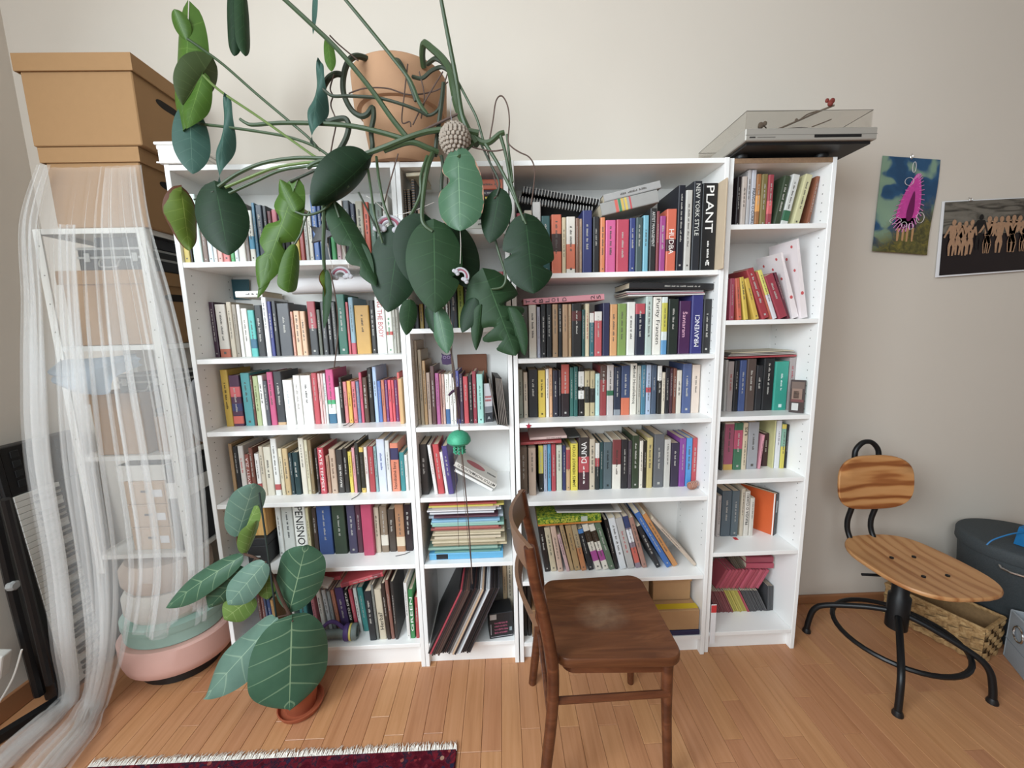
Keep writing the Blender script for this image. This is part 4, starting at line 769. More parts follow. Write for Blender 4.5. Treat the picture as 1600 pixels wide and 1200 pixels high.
for sy in (-1, 1):
    MB().tube(smooth_path([(.150, sy*.165, .431), (.152, sy*.168, .25), (.160, sy*.180, .0)], 5), [.0185-.006*k/10 for k in range(11)], 10).build('front_leg', DARKW, t, True)
    post = smooth_path([(-.235, sy*.198, .0), (-.222, sy*.196, .12), (-.203, sy*.194, .30), (-.200, sy*.193, .45), (-.222, sy*.192, .60), (-.247, sy*.190, .72), (-.262, sy*.188, .825)], 5)
    MB().tube(post, [.0155+.003*math.sin(PI*k/(len(post)-1)) for k in range(len(post))], 10).build('back_post', DARKW, t, True)
    MB().tube([(-.203, sy*.188, .33), (.154, sy*.176, .325)], .0105, 8).build('stretcher', DARKW, t, True)
MB().tube([(-.205, -.185, .24), (-.205, .185, .24)], .0095, 8).build('stretcher', DARKW, t, True)
# curved top rail and lower rail of the back
def rail(z0, z1, bow, nm):
    vs = []; n = 16
    for k in range(n+1):
        y = -.196+.392*k/n; x = -.253-bow*math.cos(PI*(k/n-.5))
        for dx, z in ((0, z0), (.012, z0), (.012-.012, z1), (-.012, z1)): vs.append((x+dx, y, z))
    fs = [(4*k+j, 4*k+(j+1) % 4, 4*k+4+(j+1) % 4, 4*k+4+j) for k in range(n) for j in range(4)]+[(0, 1, 2, 3), (4*n+3, 4*n+2, 4*n+1, 4*n)]
    MB().add(vs, fs).build(nm, mat('pale_worn_wood', '7a5a44', .45, var=.2), t, True)
rail(.735, .828, .05, 'top_rail'); rail(.585, .625, .035, 'lower_rail')
# workshop chair
def veneer(name, sc, stops, dist, wsc, direction):
    q = N(name); v = q.coord('Object', sc); nz = q.noise(v, .9, 3, .5, .4); wv = q.t.nodes.new('ShaderNodeTexWave'); wv.wave_type = 'BANDS'; wv.bands_direction = direction
    wv.inputs['Scale'].default_value = wsc; wv.inputs['Distortion'].default_value = dist; wv.inputs['Detail'].default_value = 4; wv.inputs['Detail Scale'].default_value = 1.1; wv.inputs['Detail Roughness'].default_value = .6
    q.t.links.new(v, wv.inputs['Vector']); fine = q.noise(q.coord('Object', tuple(x*9 for x in sc)), 1.5, 4); k = q.math('ADD', q.math('MULTIPLY', wv.outputs['Fac'], q.math('MULTIPLY_ADD', nz, .9, .35)), q.math('MULTIPLY', fine, .18))
    q.col(q.ramp(k, stops)); q.set(.4, spec=.4); return q.m
VEN = veneer('pine_veneer', (9, 1.1, 9), [(.1, 'bd8c5e'), (.6, 'b78657'), (.88, 'a67248'), (1, '98643a')], 13, .6, 'X')
VEN2 = veneer('pine_veneer_upright', (1.3, 9, 9), [(.1, 'c08c5a'), (.45, 'b57e4c'), (.7, '985e34'), (.98, '804823')], 15, .5, 'Z')
WC = Vector((2.757, -.083, 0))
t = thing('swivel_chair', 'pine plywood workshop chair with black tubular legs and foot ring, right of bookcases', 'chair', WC)
def sup(hx, hy, e=3.2, n=40): return [(hx*abs(math.cos(a))**(2/e)*(1 if math.cos(a) > 0 else -1), hy*abs(math.sin(a))**(2/e)*(1 if math.sin(a) > 0 else -1)) for a in [2*PI*i/n for i in range(n)]]
so = [(x+.045, y*1.0-.005) for x, y in sup(.192, .205, 2.9)]
cx = .045; mb = slab([(x-cx, y+.005) for x, y in so], .436, .452, .010, .004); mb.v = [(x+cx, y-.005, z+.012*max(0, (y-.1)/.1)) for x, y, z in mb.v]
mb.build('seat', VEN, t, True)
for x, y in ((-.0, .05), (.095, .05), (.0, -.075), (.095, -.075)): MB().lathe([(.007, .4405), (.007, .4485), (.003, .4492), (.0001, .449)], 10, c=(x, y, 0)).build('screw', BLACKM, t)
# backrest
bo = sup(.168, .118, 3.0); mb = MB(); n = len(bo); rings = [(1, .0), (1, .006), (.97, .011), (.0, .011)]
vs = []
for s, y in ((.985, 0), (1, -.003), (1, -.009), (.98, -.012), (.6, -.012), (.2, -.012)): vs += [(x*s, y, z*s) for x, z in bo]
mb.add(vs, [tuple(range(n))]+[(k*n+i, (k+1)*n+i, (k+1)*n+(i+1) % n, k*n+(i+1) % n) for k in range(5) for i in range(n)]+[tuple(5*n+i for i in range(n))[::-1]])
mb.v = [(x+.012, y+.185-.55*x*x+(z)*.10, z+.722) for x, y, z in mb.v]
mb.build('backrest', VEN2, t, True)
for x in (-.042, .062): MB().lathe([(.006, -.001), (.006, .0015), (.0001, .002)], 10, M=Matrix.Translation((x, .1735, .722)) @ Matrix.Rotation(PI/2, 4, 'X')).build('screw', BLACKM, t)
bar = smooth_path([(-.052, .02, .432), (-.055, .15, .432), (-.055, .195, .47), (-.058, .205, .53), (-.05, .196, .62), (-.045, .206, .72), (-.045, .216, .81), (-.04, .22, .855), (-.015, .222, .885), (.01, .222, .892), (.035, .222, .885), (.06, .22, .855), (.065, .216, .81), (.065, .206, .72), (.06, .196, .62), (.05, .205, .53), (.053, .195, .47), (.053, .15, .432), (.05, .02, .432)], 5)
MB().tube(bar, .0105, 10).build('back_tube', BLACKM, t, True)
MB().lathe([(.001, .17), (.036, .17), (.036, .31), (.028, .32), (.028, .44), (.001, .44)], 20).build('column', BLACKM, t, True)
MB().tube([(-.02, .02, .385), (-.12, .05, .375)], .0055, 8).build('height_lever', BLACKM, t, True)
MB().box(-.09, .1, -.09, .09, .424, .4352).build('seat_plate', BLACKM, t)
for sx, sy in ((-1, 1), (-1, -1), (1, -1), (1, 1)):
    fx, fy = {(-1, 1): (-.218, .183), (-1, -1): (-.191, -.214), (1, -1): (.20, -.186), (1, 1): (.207, .205)}[(sx, sy)]
    d = Vector((fx, fy, 0)); L = d.length; d.normalize()
    lg = MB().tube(smooth_path([d*.02+Vector((0, 0, .235)), d*(L*.35)+Vector((0, 0, .215)), d*(L*.78)+Vector((0, 0, .165)), d*(L*.93)+Vector((0, 0, .125)), d*(L*.985)+Vector((0, 0, .06)), d*L+Vector((0, 0, .012))], 5), .0115, 10); lg = lg.build('leg', BLACKM, t, True)
    MB().lathe([(.001, 0), (.017, 0), (.017, .008), (.012, .02)], 12, c=d*L).build('foot', BLACKP, lg, True)
MB().tube([(.205*math.cos(a), .205*math.sin(a)-.005, .142) for a in [2*PI*i/40 for i in range(40)]], .0095, 8, closed=True).build('foot_ring', BLACKM, t, True)
# ------------------------------------------------------------------ record player and twig
SILV = mat('silver_plastic', 'a9a49c', .38, .25, var=.03)
t = thing('record_player', 'silver record player with clear dust cover on the right-end bookcase', 'record player', (2.015, -.072, 2.0205))
rp = t; base_ = MB().box(0, .462, 0, .345, .022, .062, c=.003).build('base', SILV, t)
MB().box(.012, .45, .012, .333, .012, .0218).build('underside', BLACKP, t)
for x in (.05, .35):
    for y in (.105, .30): MB().lathe([(.022, 0), (.024, .004), (.024, .012)], 16, c=(x, y, 0)).build('foot', BLACKP, t, True)
MB().box(.24, .405, -.0012, 0, .030, .039).build('control_strip', BLACKP, base_); MB().box(.0, .462, -.0006, 0, .0395, .0405).build('front_groove', mat('groove', '6a6660', .6), base_)
me = MB().box(.014, .034, -.0012, -.0002, .0305, .0345).mesh('l'); me.materials.append(PRINT); link('badge_print', me, base_, '3a3836')
mb = MB()
for k in range(14): mb.box(.042+.0045*k, .0448+.0045*k, -.0011, -.0003, .0312, .0336)
me = mb.mesh('l'); me.materials.append(PRINT); link('front_print', me, base_, '6a6660')['kind'] = 'stuff'
MB().lathe([(.001, .0622), (.145, .0622), (.15, .066), (.15, .072), (.001, .072)], 32, c=(.2, .17, 0)).build('platter', mat('platter', '2a2a2c', .5), t, True)
MB().tube([(.40, .29, .085), (.405, .12, .088), (.37, .07, .082)], .004, 8).build('tonearm', mat('alloy', 'b8b8b8', .3, .8), t)
q = N('smoked_acrylic'); tr = q.t.nodes.new('ShaderNodeBsdfTransparent'); tr.inputs[0].default_value = (.955, .95, .94, 1); gl = q.t.nodes.new('ShaderNodeBsdfGlossy'); gl.inputs['Roughness'].default_value = .06; gl.inputs[0].default_value = (.9, .9, .9, 1)
mx = q.t.nodes.new('ShaderNodeMixShader'); mx.inputs[0].default_value = .07; q.t.links.new(tr.outputs[0], mx.inputs[1]); q.t.links.new(gl.outputs[0], mx.inputs[2]); q.t.links.new(mx.outputs[0], q.t.nodes['Material Output'].inputs['Surface']); ACR = q.m
mb = MB(); a, b = (.004, .008, .0625), (.446, .338, .118)
mb.box(a[0], b[0], a[1], a[1]+.003, a[2], b[2]).box(a[0], b[0], b[1]-.003, b[1], a[2], b[2]).box(a[0], a[0]+.003, a[1]+.003, b[1]-.003, a[2], b[2]).box(b[0]-.003, b[0], a[1]+.003, b[1]-.003, a[2], b[2]).box(a[0], b[0], a[1], b[1], b[2], b[2]+.003)
mb.build('dust_cover', ACR, t)
mb = MB().tube([(a[0], a[1], b[2]+.0015), (b[0], a[1], b[2]+.0015), (b[0], b[1], b[2]+.0015), (a[0], b[1], b[2]+.0015)], .0014, 4, closed=True); mb.build('cover_edge', mat('acrylic_edge', '77726a', .3), t)
t = thing('audio_cable', 'black cable hanging behind the record player', 'cable')
MB().tube(smooth_path([(2.03, .276, 2.075), (2.005, .2765, 2.09), (1.97, .277, 2.085), (1.93, .277, 2.0224)], 6), .003, 6).build('lead', BLACKP, t)
DRY = mat('dry_twig', '6a5a4c', .8); RED = mat('dry_red_petal', '7a3028', .7)
t = thing('dried_twig', 'dried twig with dark red buds lying on the record player cover', 'twig', (2.19, .02, 2.1425))
MB().tube(smooth_path([(-.03, .10, .003), (.04, .08, .010), (.10, .05, .026), (.16, .02, .045), (.20, .0, .055)], 5), .0032, 6).build('stem', DRY, t)
for pts in ([(.02, .09, .006), (-.01, .06, .012), (-.03, .05, .012)], [(.11, .045, .03), (.14, .05, .05), (.17, .04, .056)], [(.16, .05, .006), (.19, .03, .012), (.21, .02, .018)]): MB().tube(smooth_path(pts, 4), .0022, 5).build('side_twig', DRY, t)
for c, r, m_ in (((.185, .0, .062), .010, RED), ((.195, .005, .072), .009, RED), ((.175, .004, .073), .007, RED), ((-.035, .05, .013), .011, DRY), ((-.022, .046, .018), .008, DRY), ((.10, .05, .03), .006, DRY)):
    MB().ball(c, r, 8, 6, (1, .8, 1.1)).build('bud', m_, t, True)
# ------------------------------------------------------------------ pictures on the wall
q = N('collage_print'); v = q.coord('World', (1, 1, 1)); f1 = q.noise(v, 9, 2, .4, .6); f2 = q.noise(v, 34, 6, .7, 1.2)
sp = q.t.nodes.new('ShaderNodeSeparateXYZ'); q.t.links.new(v, sp.inputs[0])
blue = q.ramp(f1, [(.42, '24486a'), (.5, '2c5478'), (.55, '7f9a86'), (.7, '86a088')]); ol_ = q.ramp(f2, [(.3, '2c2c1c'), (.5, '5a5630'), (.7, '827434')])
k = q.math('ADD', q.math('MULTIPLY', q.math('SUBTRACT', sp.outputs[2], 1.90), -9), q.math('ADD', q.math('MULTIPLY', q.math('SUBTRACT', sp.outputs[0], 2.97), 5), q.math('MULTIPLY', q.math('SUBTRACT', f2, .5), 1.2)))
kk = q.t.nodes.new('ShaderNodeClamp'); q.t.links.new(k, kk.inputs[0]); q.col(q.mix(kk.outputs[0], blue, ol_)); q.set(.45); COLL = q.m
t = thing('art_print', 'collage print with a pink spiked loop on blue and olive, pinned to wall', 'picture')
cs = [Vector((2.838, .286, 2.128)), Vector((3.098, .286, 2.108)), Vector((3.085, .280, 1.706)), Vector((2.828, .278, 1.728))]
def sheet(cs, bow, nx, ny, wavy=0, th=.0012):
    vs = []
    for s in (0, 1):
        for j in range(ny+1):
            for i in range(nx+1):
                a, b = i/nx, j/ny; p = cs[0]*(1-a)*(1-b)+cs[1]*a*(1-b)+cs[2]*a*b+cs[3]*(1-a)*b
                p = p+Vector((wavy*math.sin(b*6)*a, -bow*math.sin(PI*a)*b-th*(1-s), 0)); vs.append(p)
    m_ = (nx+1)*(ny+1); fs = []
    for j in range(ny):
        for i in range(nx):
            k = j*(nx+1)+i; fs += [(k, k+nx+1, k+nx+2, k+1), (m_+k, m_+k+1, m_+k+nx+2, m_+k+nx+1)]
    return MB().add(vs, fs)
sheet(cs, .006, 10, 12, .004).build('paper', COLL, t, True)
PINK = mat('pink_ink', 'c8459a', .5, var=.25, scale=90); DPINK = mat('deep_pink_ink', '6a1450', .5); WIRE = mat('white_wire_ink', 'd8cfcf', .5)
def onp(x, z, off=.0): return Vector((x, .2735-off, z))
cx_, cz_ = 2.975, 1.955
def pl(pts, m_, name, off): 
    mb = MB().add([onp(cx_+x, cz_+z, off) for x, z in pts], [tuple(range(len(pts)))]); return mb.build(name, m_, t)
loop = [(.085*math.sin(a)*(.35+.65*(1-math.cos(a))/2)*.8-.0+.02*math.cos(a), -.02+.115*math.cos(a)) for a in [2*PI*i/30 for i in range(30)]]
pl(loop[::-1], PINK, 'pink_loop', .0)
pl([(x*.32+.004, z*.55-.03) for x, z in loop][::-1], DPINK, 'loop_hollow', .0008)
mb = MB()
for i in range(34):
    a = 2*PI*i/34; x = .085*math.sin(a)*(.35+.65*(1-math.cos(a))/2)*.8+.02*math.cos(a); z = -.02+.115*math.cos(a)
    e = 1.30; mb.tube([onp(cx_+x*.8, cz_+z*.85-.003, .001), onp(cx_+x*e, cz_+z*1.06-.006, .001)], .0016, 4)
mb.build('loop_spikes', mat('spike_ink', 'd884bc', .5), t)
mb = MB()
for ex, ez, rx, rz in ((-.018, .062, .020, .016), (-.06, -.10, .026, .013), (.05, -.09, .018, .022), (-.003, .12, .008, .022), (-.02, -.118, .012, .012), (.012, -.125, .012, .012)): mb.tube([onp(cx_+ex+rx*math.cos(2*PI*i/16), cz_+ez+rz*math.sin(2*PI*i/16), .0012) for i in range(16)], .0011, 4, closed=True)
mb.build('wire_rings', WIRE, t)
mb = MB()
for x0, w2, c in ((-.05, .014, 0), (-.026, .013, 0), (-.006, .012, 0), (.018, .012, 0)): mb.add([onp(cx_+x0, cz_-.13, .0), onp(cx_+x0+w2, cz_-.13, .0), onp(cx_+x0+w2*.8, cz_-.19, .0), onp(cx_+x0+w2*.2, cz_-.19, .0)], [(3, 2, 1, 0)])
mb.build('printed_legs', mat('skin_ink', 'b48a62', .5, var=.2, scale=60), t)
mb = MB().add([onp(cx_-.056, cz_-.09, .0), onp(cx_+.036, cz_-.09, .0), onp(cx_+.036, cz_-.132, .0), onp(cx_-.056, cz_-.132, .0)], [(3, 2, 1, 0)]); mb.build('printed_shade', mat('dark_ink', '3a2438', .5), t)
# photograph of a group of performers
t = thing('photo_print', 'dark photograph of a row of performers clipped to wall at right edge', 'picture')
cs = [Vector((3.128, .284, 1.935)), Vector((3.62, .284, 1.950)), Vector((3.635, .281, 1.632)), Vector((3.133, .278, 1.607))]
sheet(cs, .004, 8, 6).build('paper', mat('white_paper', 'e9e8ea'), t, True)
q = N('photo_ground'); v = q.coord('World', (3, 1, 16)); f = q.noise(v, 2.2, 5, .6, 1.0); sp = q.t.nodes.new('ShaderNodeSeparateXYZ'); g = q.t.nodes.new('ShaderNodeNewGeometry'); q.t.links.new(g.outputs['Position'], sp.inputs[0])
st = q.math('GREATER_THAN', sp.outputs[2], 1.795); q.col(q.mix(st, lin('1c1518'), q.ramp(f, [(.35, '3c3832'), (.5, '6c675e'), (.7, '7c766c')]))); q.set(.35); PHG = q.m
c2 = [Vector((3.139, .2815, 1.931)), Vector((3.62, .2815, 1.947)), Vector((3.633, .2785, 1.638)), Vector((3.148, .2755, 1.615))]
sheet(c2, .004, 8, 6).build('picture', PHG, t, True)
SK = mat('figure_ink', 'a88468', .5, var=.25, scale=80); rr = random.Random(9)
def fig(x, z, h, m_, sit):
    mb = MB(); Y = .2735; Yq = [Y]
    def seg(a, b, r0, r1):
        a, b = Vector(a), Vector(b); d = (b-a).normalized(); s_ = Vector((-d.z, 0, d.x)); vs = [a+s_*r0, a-s_*r0, b-s_*r1, b+s_*r1]; Yq[0] -= .00006; nn = [Vector((p.x, Yq[0], p.z)) for p in vs]; mb.add(nn, [(0, 1, 2, 3)])
    hd = Vector((x, 0, z+h)); n = 10; mb.add([Vector((x+h*.065*math.cos(2*PI*i/n), Y, z+h*.92+h*.085*math.sin(2*PI*i/n))) for i in range(n)][::-1], [tuple(range(n))])
    hip = (x+(.03 if sit else 0)*rr.choice((-1, 1)), 0, z+h*.48); seg((x, 0, z+h*.84), hip, h*.12, h*.085)
    for s in (-1, 1):
        kn = (hip[0]+s*h*.07+(.04*h if sit else 0), 0, z+h*.26); seg(hip, kn, h*.06, h*.045); seg(kn, (kn[0]-s*h*.02, 0, z), h*.042, h*.025)
        seg((x+s*h*.1, 0, z+h*.8), (x+s*h*rr.uniform(.16, .3), 0, z+h*rr.uniform(.45, .65)), h*.035, h*.025)
    return mb
for x, z, h, sit in ((3.185, 1.70, .155, 0), (3.21, 1.70, .145, 1), (3.24, 1.703, .145, 1), (3.268, 1.705, .148, 0)): fig(x, z, h, SK, sit).build('printed_figure', SK, t)
for i in range(9): fig(3.345+.028*i, 1.708+.001*i, .155+.004*rr.random(), SK, i % 2).build('printed_figure', SK, t)
fig(3.307, 1.725, .15, None, 0).build('printed_figure', mat('dark_suit_ink', '121012', .5), t)
t = thing('binder_clip', 'small silver clip holding the dark photograph', 'clip', (3.245, .2725, 1.938)); MB().tube([(.006*math.cos(a), 0, .006*math.sin(a)) for a in [2*PI*i/14 for i in range(14)]], .0014, 5, closed=True).build('ring', CHROME, t); MB().tube([(0, 0, .004), (-.012, .0, .008)], .0012, 5).build('pin', CHROME, t)
t = thing('binder_clip', 'small silver clip at the top of the collage print', 'clip', (2.955, .2725, 2.118)); MB().tube([(.005*math.cos(a), 0, .010*math.sin(a)) for a in [2*PI*i/14 for i in range(14)]], .0012, 5, closed=True).build('ring', CHROME, t)
# ------------------------------------------------------------------ baskets at the right
q = N('woven_bin'); v = q.coord('Object', (1, 1, 1)); f = q.noise(v, 220, 2); q.col(q.mix(f, lin('2e3336'), lin('454b4e'))); q.set(.75); q.bump(f, .3); BIN = q.m
t = thing('laundry_bin', 'tall dark grey round laundry bin with lid standing in the right corner', 'bin', (3.47, .07, 0))
MB().lathe([(.001, 0), (.165, 0), (.17, .01), (.197, .40), (.19, .40), (.16, .02), (.001, .015)], 40).build('body', BIN, t, True)
MB().lathe([(.203, .385), (.206, .39), (.206, .43), (.202, .437), (.19, .442), (.10, .446), (.001, .447)], 40).build('lid', BIN, t, True)
h = lambda a, r, z: (r*math.cos(a), r*math.sin(a), z)
for a0 in (3.75, .6): MB().tube([h(a0-.26, .21, .372), h(a0-.22, .222, .366), h(a0-.1, .228, .362), h(a0+.1, .228, .362), h(a0+.22, .222, .366), h(a0+.26, .21, .372)], .0045, 8).build('handle', CHROME, t, True)
MB().tube([(.04+.035*math.cos(a), -.09+.012*math.sin(a)*0, .449+.03*math.sin(a)) for a in [PI*i/10 for i in range(11)]], .0045, 8).build('lid_handle', CHROME, t, True)
BLU = mat('blue_paper', '1e6fa8', .5, var=.12, scale=30)
t = thing('gift_bag', 'bright blue folded paper bag with cord on the laundry bin lid', 'bag', (3.43, .02, .4475), (0, 0, .3))
mb = MB().add([(-.06, -.03, 0), (.10, -.03, 0), (.10, .03, 0), (-.06, .03, 0), (-.075, -.012, .075), (.10, -.02, .07), (.10, .02, .08), (-.068, .02, .085)], [(0, 3, 2, 1), (0, 1, 5, 4), (1, 2, 6, 5), (2, 3, 7, 6), (3, 0, 4, 7), (4, 5, 6, 7)]); mb.build('bag', BLU, t)
MB().box(-.05, .02, -.034, -.031, .04, .05, c=.001).build('fold', BLU, t)
MB().tube(smooth_path([(-.07, .0, .07), (-.12, .02, .062), (-.17, .05, .03), (-.19, .06, .004)], 6), .0028, 6).build('cord', BLU, t)
# seagrass basket: woven strips
t = thing('seagrass_basket', 'low woven seagrass basket behind the workshop chair', 'basket', (3.125, .100, 0), (0, 0, 0))
P0, PRt, PLf = Vector((3.112, -.108)), Vector((3.266, -.03)), Vector((2.995, .195))
ex_, ey_ = (PRt-P0), (PLf-P0); W2, L2_ = ex_.length, ey_.length
t.location = (P0.x, P0.y, 0); t.rotation_euler = (0, 0, math.radians(21.5)); Hb = .155
q = N('seagrass'); v = q.coord('Object'); f = q.noise(v, 60, 4); oi = q.t.nodes.new('ShaderNodeObjectInfo'); q.col(q.ramp(f, [(.25, '7a5c3c'), (.5, 'a98658'), (.75, 'c8a878')])); q.set(.75); q.bump(f, .4); SEA = q.m
MB().box(.006, W2-.006, .006, L2_-.006, .0005, .006).build('base', SEA, t)
def weave(org, d, L, nrm):
    nr, nc = 6, max(5, int(L/.034)); org, d, nrm = Vector(org), Vector(d), Vector(nrm); mb = MB()
    for r in range(nr):
        z0 = .004+Hb*r/nr; z1_ = .004+Hb*(r+.94)/nr
        for c in range(nc):
            o_ = .009*(1 if (r+c) % 2 else -.2); a, b = L*c/nc, L*(c+1)/nc
            pts = []
            for k in range(4):
                s = a+(b-a)*k/3; bu = o_*math.sin(PI*k/3); sh = .4*(z1_-z0)*(k/3-.5)
                for z in (z0+sh, (z0+z1_)/2+sh, z1_+sh): pts.append(org+d*s+nrm*(bu+(.002 if z not in (z0+sh, z1_+sh) else 0))+Vector((0, 0, min(Hb, max(.002, z)))))
            mb.add(pts, [(3*k+j, 3*k+3+j, 3*k+4+j, 3*k+1+j) for k in range(3) for j in range(2)])
    o = mb.build('woven_side', SEA, t, True); o['kind'] = 'stuff'
    MB().tube([org+Vector((0, 0, Hb)), org+d*L+Vector((0, 0, Hb))], .008, 6).build('rim', SEA, t, True)
weave((0, 0, 0), (1, 0, 0), W2, (0, -1, 0)); weave((0, L2_, 0), (0, -1, 0), L2_, (-1, 0, 0)); weave((W2, 0, 0), (0, 1, 0), L2_, (1, 0, 0)); weave((W2, L2_, 0), (-1, 0, 0), W2, (0, 1, 0))
MB().box(.004, W2-.004, .004, .008, .005, Hb-.004).box(.004, .008, .008, L2_-.008, .005, Hb-.004).box(W2-.008, W2-.004, .008, L2_-.008, .005, Hb-.004).box(.004, W2-.004, L2_-.008, L2_-.004, .005, Hb-.004).build('lining', mat('basket_inside', '8a6c48', .8, var=.3, scale=80), t)
# felt bin
q = N('grey_felt'); v = q.coord('Object'); f = q.noise(v, 320, 3); q.col(q.mix(f, lin('8a8f95'), lin('a8adb2'))); q.set(.95, spec=.1); q.bump(f, .4); FELT = q.m
t = thing('felt_bin', 'light grey felt storage bin with ring handle at the right edge', 'bin', (3.262, -.065, 0), (0, 0, math.radians(-31)))
mb = MB(); H = .215
for x0, x1, y0, y1 in ((0, .3, -.008, 0), (0, .3, -.308, -.3), (0, .008, -.3, -.008), (.292, .3, -.3, -.008)): mb.box(x0, x1, y0, y1, 0, H, c=.003)
mb.box(.008, .292, -.3, -.008, .0, .006); mb.build('body', FELT, t)
mb = MB()
for x0, x1, y0, y1 in ((-.001, .301, .0, .001), (-.001, 0, -.3, 0)): mb.box(x0, x1, y0, y1, .085, .087)
mb.build('seam', mat('felt_seam', '7a7f85', .9), t)
MB().tube([(-.006, -.085+.03*math.cos(a), .155+.03*math.sin(a)) for a in [2*PI*i/20 for i in range(20)]], .004, 6, closed=True).build('ring_handle', CHROME, t, True)
# ------------------------------------------------------------------ rug
q = N('persian_rug'); v = q.coord('World'); vo = q.t.nodes.new('ShaderNodeTexVoronoi'); vo.inputs['Scale'].default_value = 46; q.t.links.new(v, vo.inputs['Vector'])
f = q.noise(v, 24, 4, .6, .5); c1 = q.ramp(f, [(.38, '48121e'), (.5, '641c28'), (.56, '22202e'), (.66, '74202a')])
sel = q.ramp(vo.outputs['Color'], [(.0, '301018'), (.42, '561622'), (.55, '26283e'), (.68, '8a2c2e'), (.76, 'b09880'), (.82, '541622')])
kq = q.math('LESS_THAN', vo.outputs['Distance'], .32); base = q.mix(kq, c1, sel)
sp = q.t.nodes.new('ShaderNodeSeparateXYZ'); q.t.links.new(v, sp.inputs[0])
fy = q.math('FRACT', q.math('MULTIPLY', q.math('ADD', sp.outputs[1], .328), -12.5)); ln = q.math('LESS_THAN', fy, .12)
dash = q.math('GREATER_THAN', q.math('SINE', q.math('MULTIPLY', sp.outputs[0], 240)), .35); ln2 = q.math('MULTIPLY', ln, dash)
q.col(q.mix(q.math('MULTIPLY', ln2, .8), base, lin('b8a090'))); q.set(1, spec=.05); q.bump(q.noise(v, 500, 2), .8, .003); RUG = q.m
t = thing('rug', 'dark red patterned Persian rug with white fringe in the foreground', 'rug', (0, 0, 0))
mb = MB(); nx, ny = 40, 12; x0, x1, y0, y1 = -.26, .972, -2.1, -.345
mb.box(x0, x1, y0, y1, .0006, .010, c=.003); mb.build('pile', RUG, t)
mb = MB(); rr = random.Random(2)
for i in range(520):
    x = x0+(x1-x0)*(i+rr.random()*.8)/520; L = rr.uniform(.016, .034); dx = rr.uniform(-.012, .012); z = rr.uniform(.004, .010)
    mb.tube([(x, y1-.006, .007), (x+dx*.4, y1+L*.5, z+.002), (x+dx, y1+L, rr.uniform(.0015, .004))], [.0016, .0014, .0006], 4)
o = mb.build('fringe', mat('white_fringe', 'efe9e0', .95, var=.1, scale=80), t); o['kind'] = 'stuff'
# ------------------------------------------------------------------ leaves and plants
def leafmat(name, dark, mid, vein, n_lat=7, rough=.35, veinw=.022, edge=None, latk=.28):
    q = N(name); uv = q.t.nodes.new('ShaderNodeUVMap'); sp = q.t.nodes.new('ShaderNodeSeparateXYZ'); q.t.links.new(uv.outputs[0], sp.inputs[0])
    t = sp.outputs[0]; s = q.math('ABSOLUTE', q.math('SUBTRACT', q.math('MULTIPLY', sp.outputs[1], 2), 1))
    w = q.coord('World'); f = q.noise(w, 16, 3); base = q.mix(f, lin(dark), lin(mid))
    mr = q.math('LESS_THAN', s, q.math('MULTIPLY_ADD', t, -veinw*.7, veinw))
    lat = q.math('FRACT', q.math('MULTIPLY', q.math('SUBTRACT', t, q.math('MULTIPLY', s, .16)), n_lat))
    la = q.math('LESS_THAN', q.math('ABSOLUTE', q.math('SUBTRACT', lat, .5)), q.math('MULTIPLY_ADD', s, -veinw*1.6, veinw*2.1))
    base = q.mix(q.math('MULTIPLY', la, latk), base, lin(vein)); base = q.mix(mr, base, lin(vein))
    if edge:
        e = q.math('GREATER_THAN', q.math('ADD', s, q.math('MULTIPLY', f, .5)), edge[1]); base = q.mix(e, base, lin(edge[0]))
    q.col(base); q.set(rough, spec=.3); q.b.inputs['Subsurface Weight'].default_value = 0
    tl = q.t.nodes.new('ShaderNodeBsdfTranslucent'); hs = q.t.nodes.new('ShaderNodeHueSaturation'); hs.inputs['Value'].default_value = 1.1; q.t.links.new(base, hs.inputs['Color']); q.t.links.new(hs.outputs[0], tl.inputs[0])
    mx = q.t.nodes.new('ShaderNodeMixShader'); mx.inputs[0].default_value = .22; q.t.links.new(q.b.outputs[0], mx.inputs[1]); q.t.links.new(tl.outputs[0], mx.inputs[2]); q.t.links.new(mx.outputs[0], q.t.nodes['Material Output'].inputs['Surface'])
    q.bump(q.math('ADD', q.math('MULTIPLY', mr, -1), q.math('MULTIPLY', la, -.6)), .35, .002)
    return q.m
M_DARK = leafmat('monstera_dark', '152a18', '1e3822', '2c4c2e', 6, .5); M_MID = leafmat('monstera_mid', '213820', '2b482c', '40603e', 6, .55)
M_TEAL = leafmat('monstera_underside', '34524a', '426258', '5c7a6c', 6, .5); M_LIT = leafmat('monstera_light', '3e5c22', '50702c', '6e8c44', 6, .4)
M_BRN = leafmat('monstera_browning', '4a5e22', '5f7428', '86944a', 6, .5, edge=('5a3420', 1.12)); M_PALE = leafmat('monstera_pale', '42624c', '527458', '7a9a78', 6, .35, edge=('b8907a', 1.25))
M_BACKLIT = leafmat('monstera_backlit', '3c4a2c', '4c5c36', '6a7a4c', 6, .5)  # olive tone of a backlit leaf put into its colour
F_DARK = leafmat('fig_green', '3a5a46', '4c6e56', '8fa884', 5, .42, .026, latk=.5); F_LIT = leafmat('fig_light', '5c7a3a', '7a9450', 'a4b478', 5, .45, .026, latk=.5); F_BLUE = leafmat('fig_grey_green', '5a786c', '769484', '9cb49c', 5, .35, .026, latk=.5)
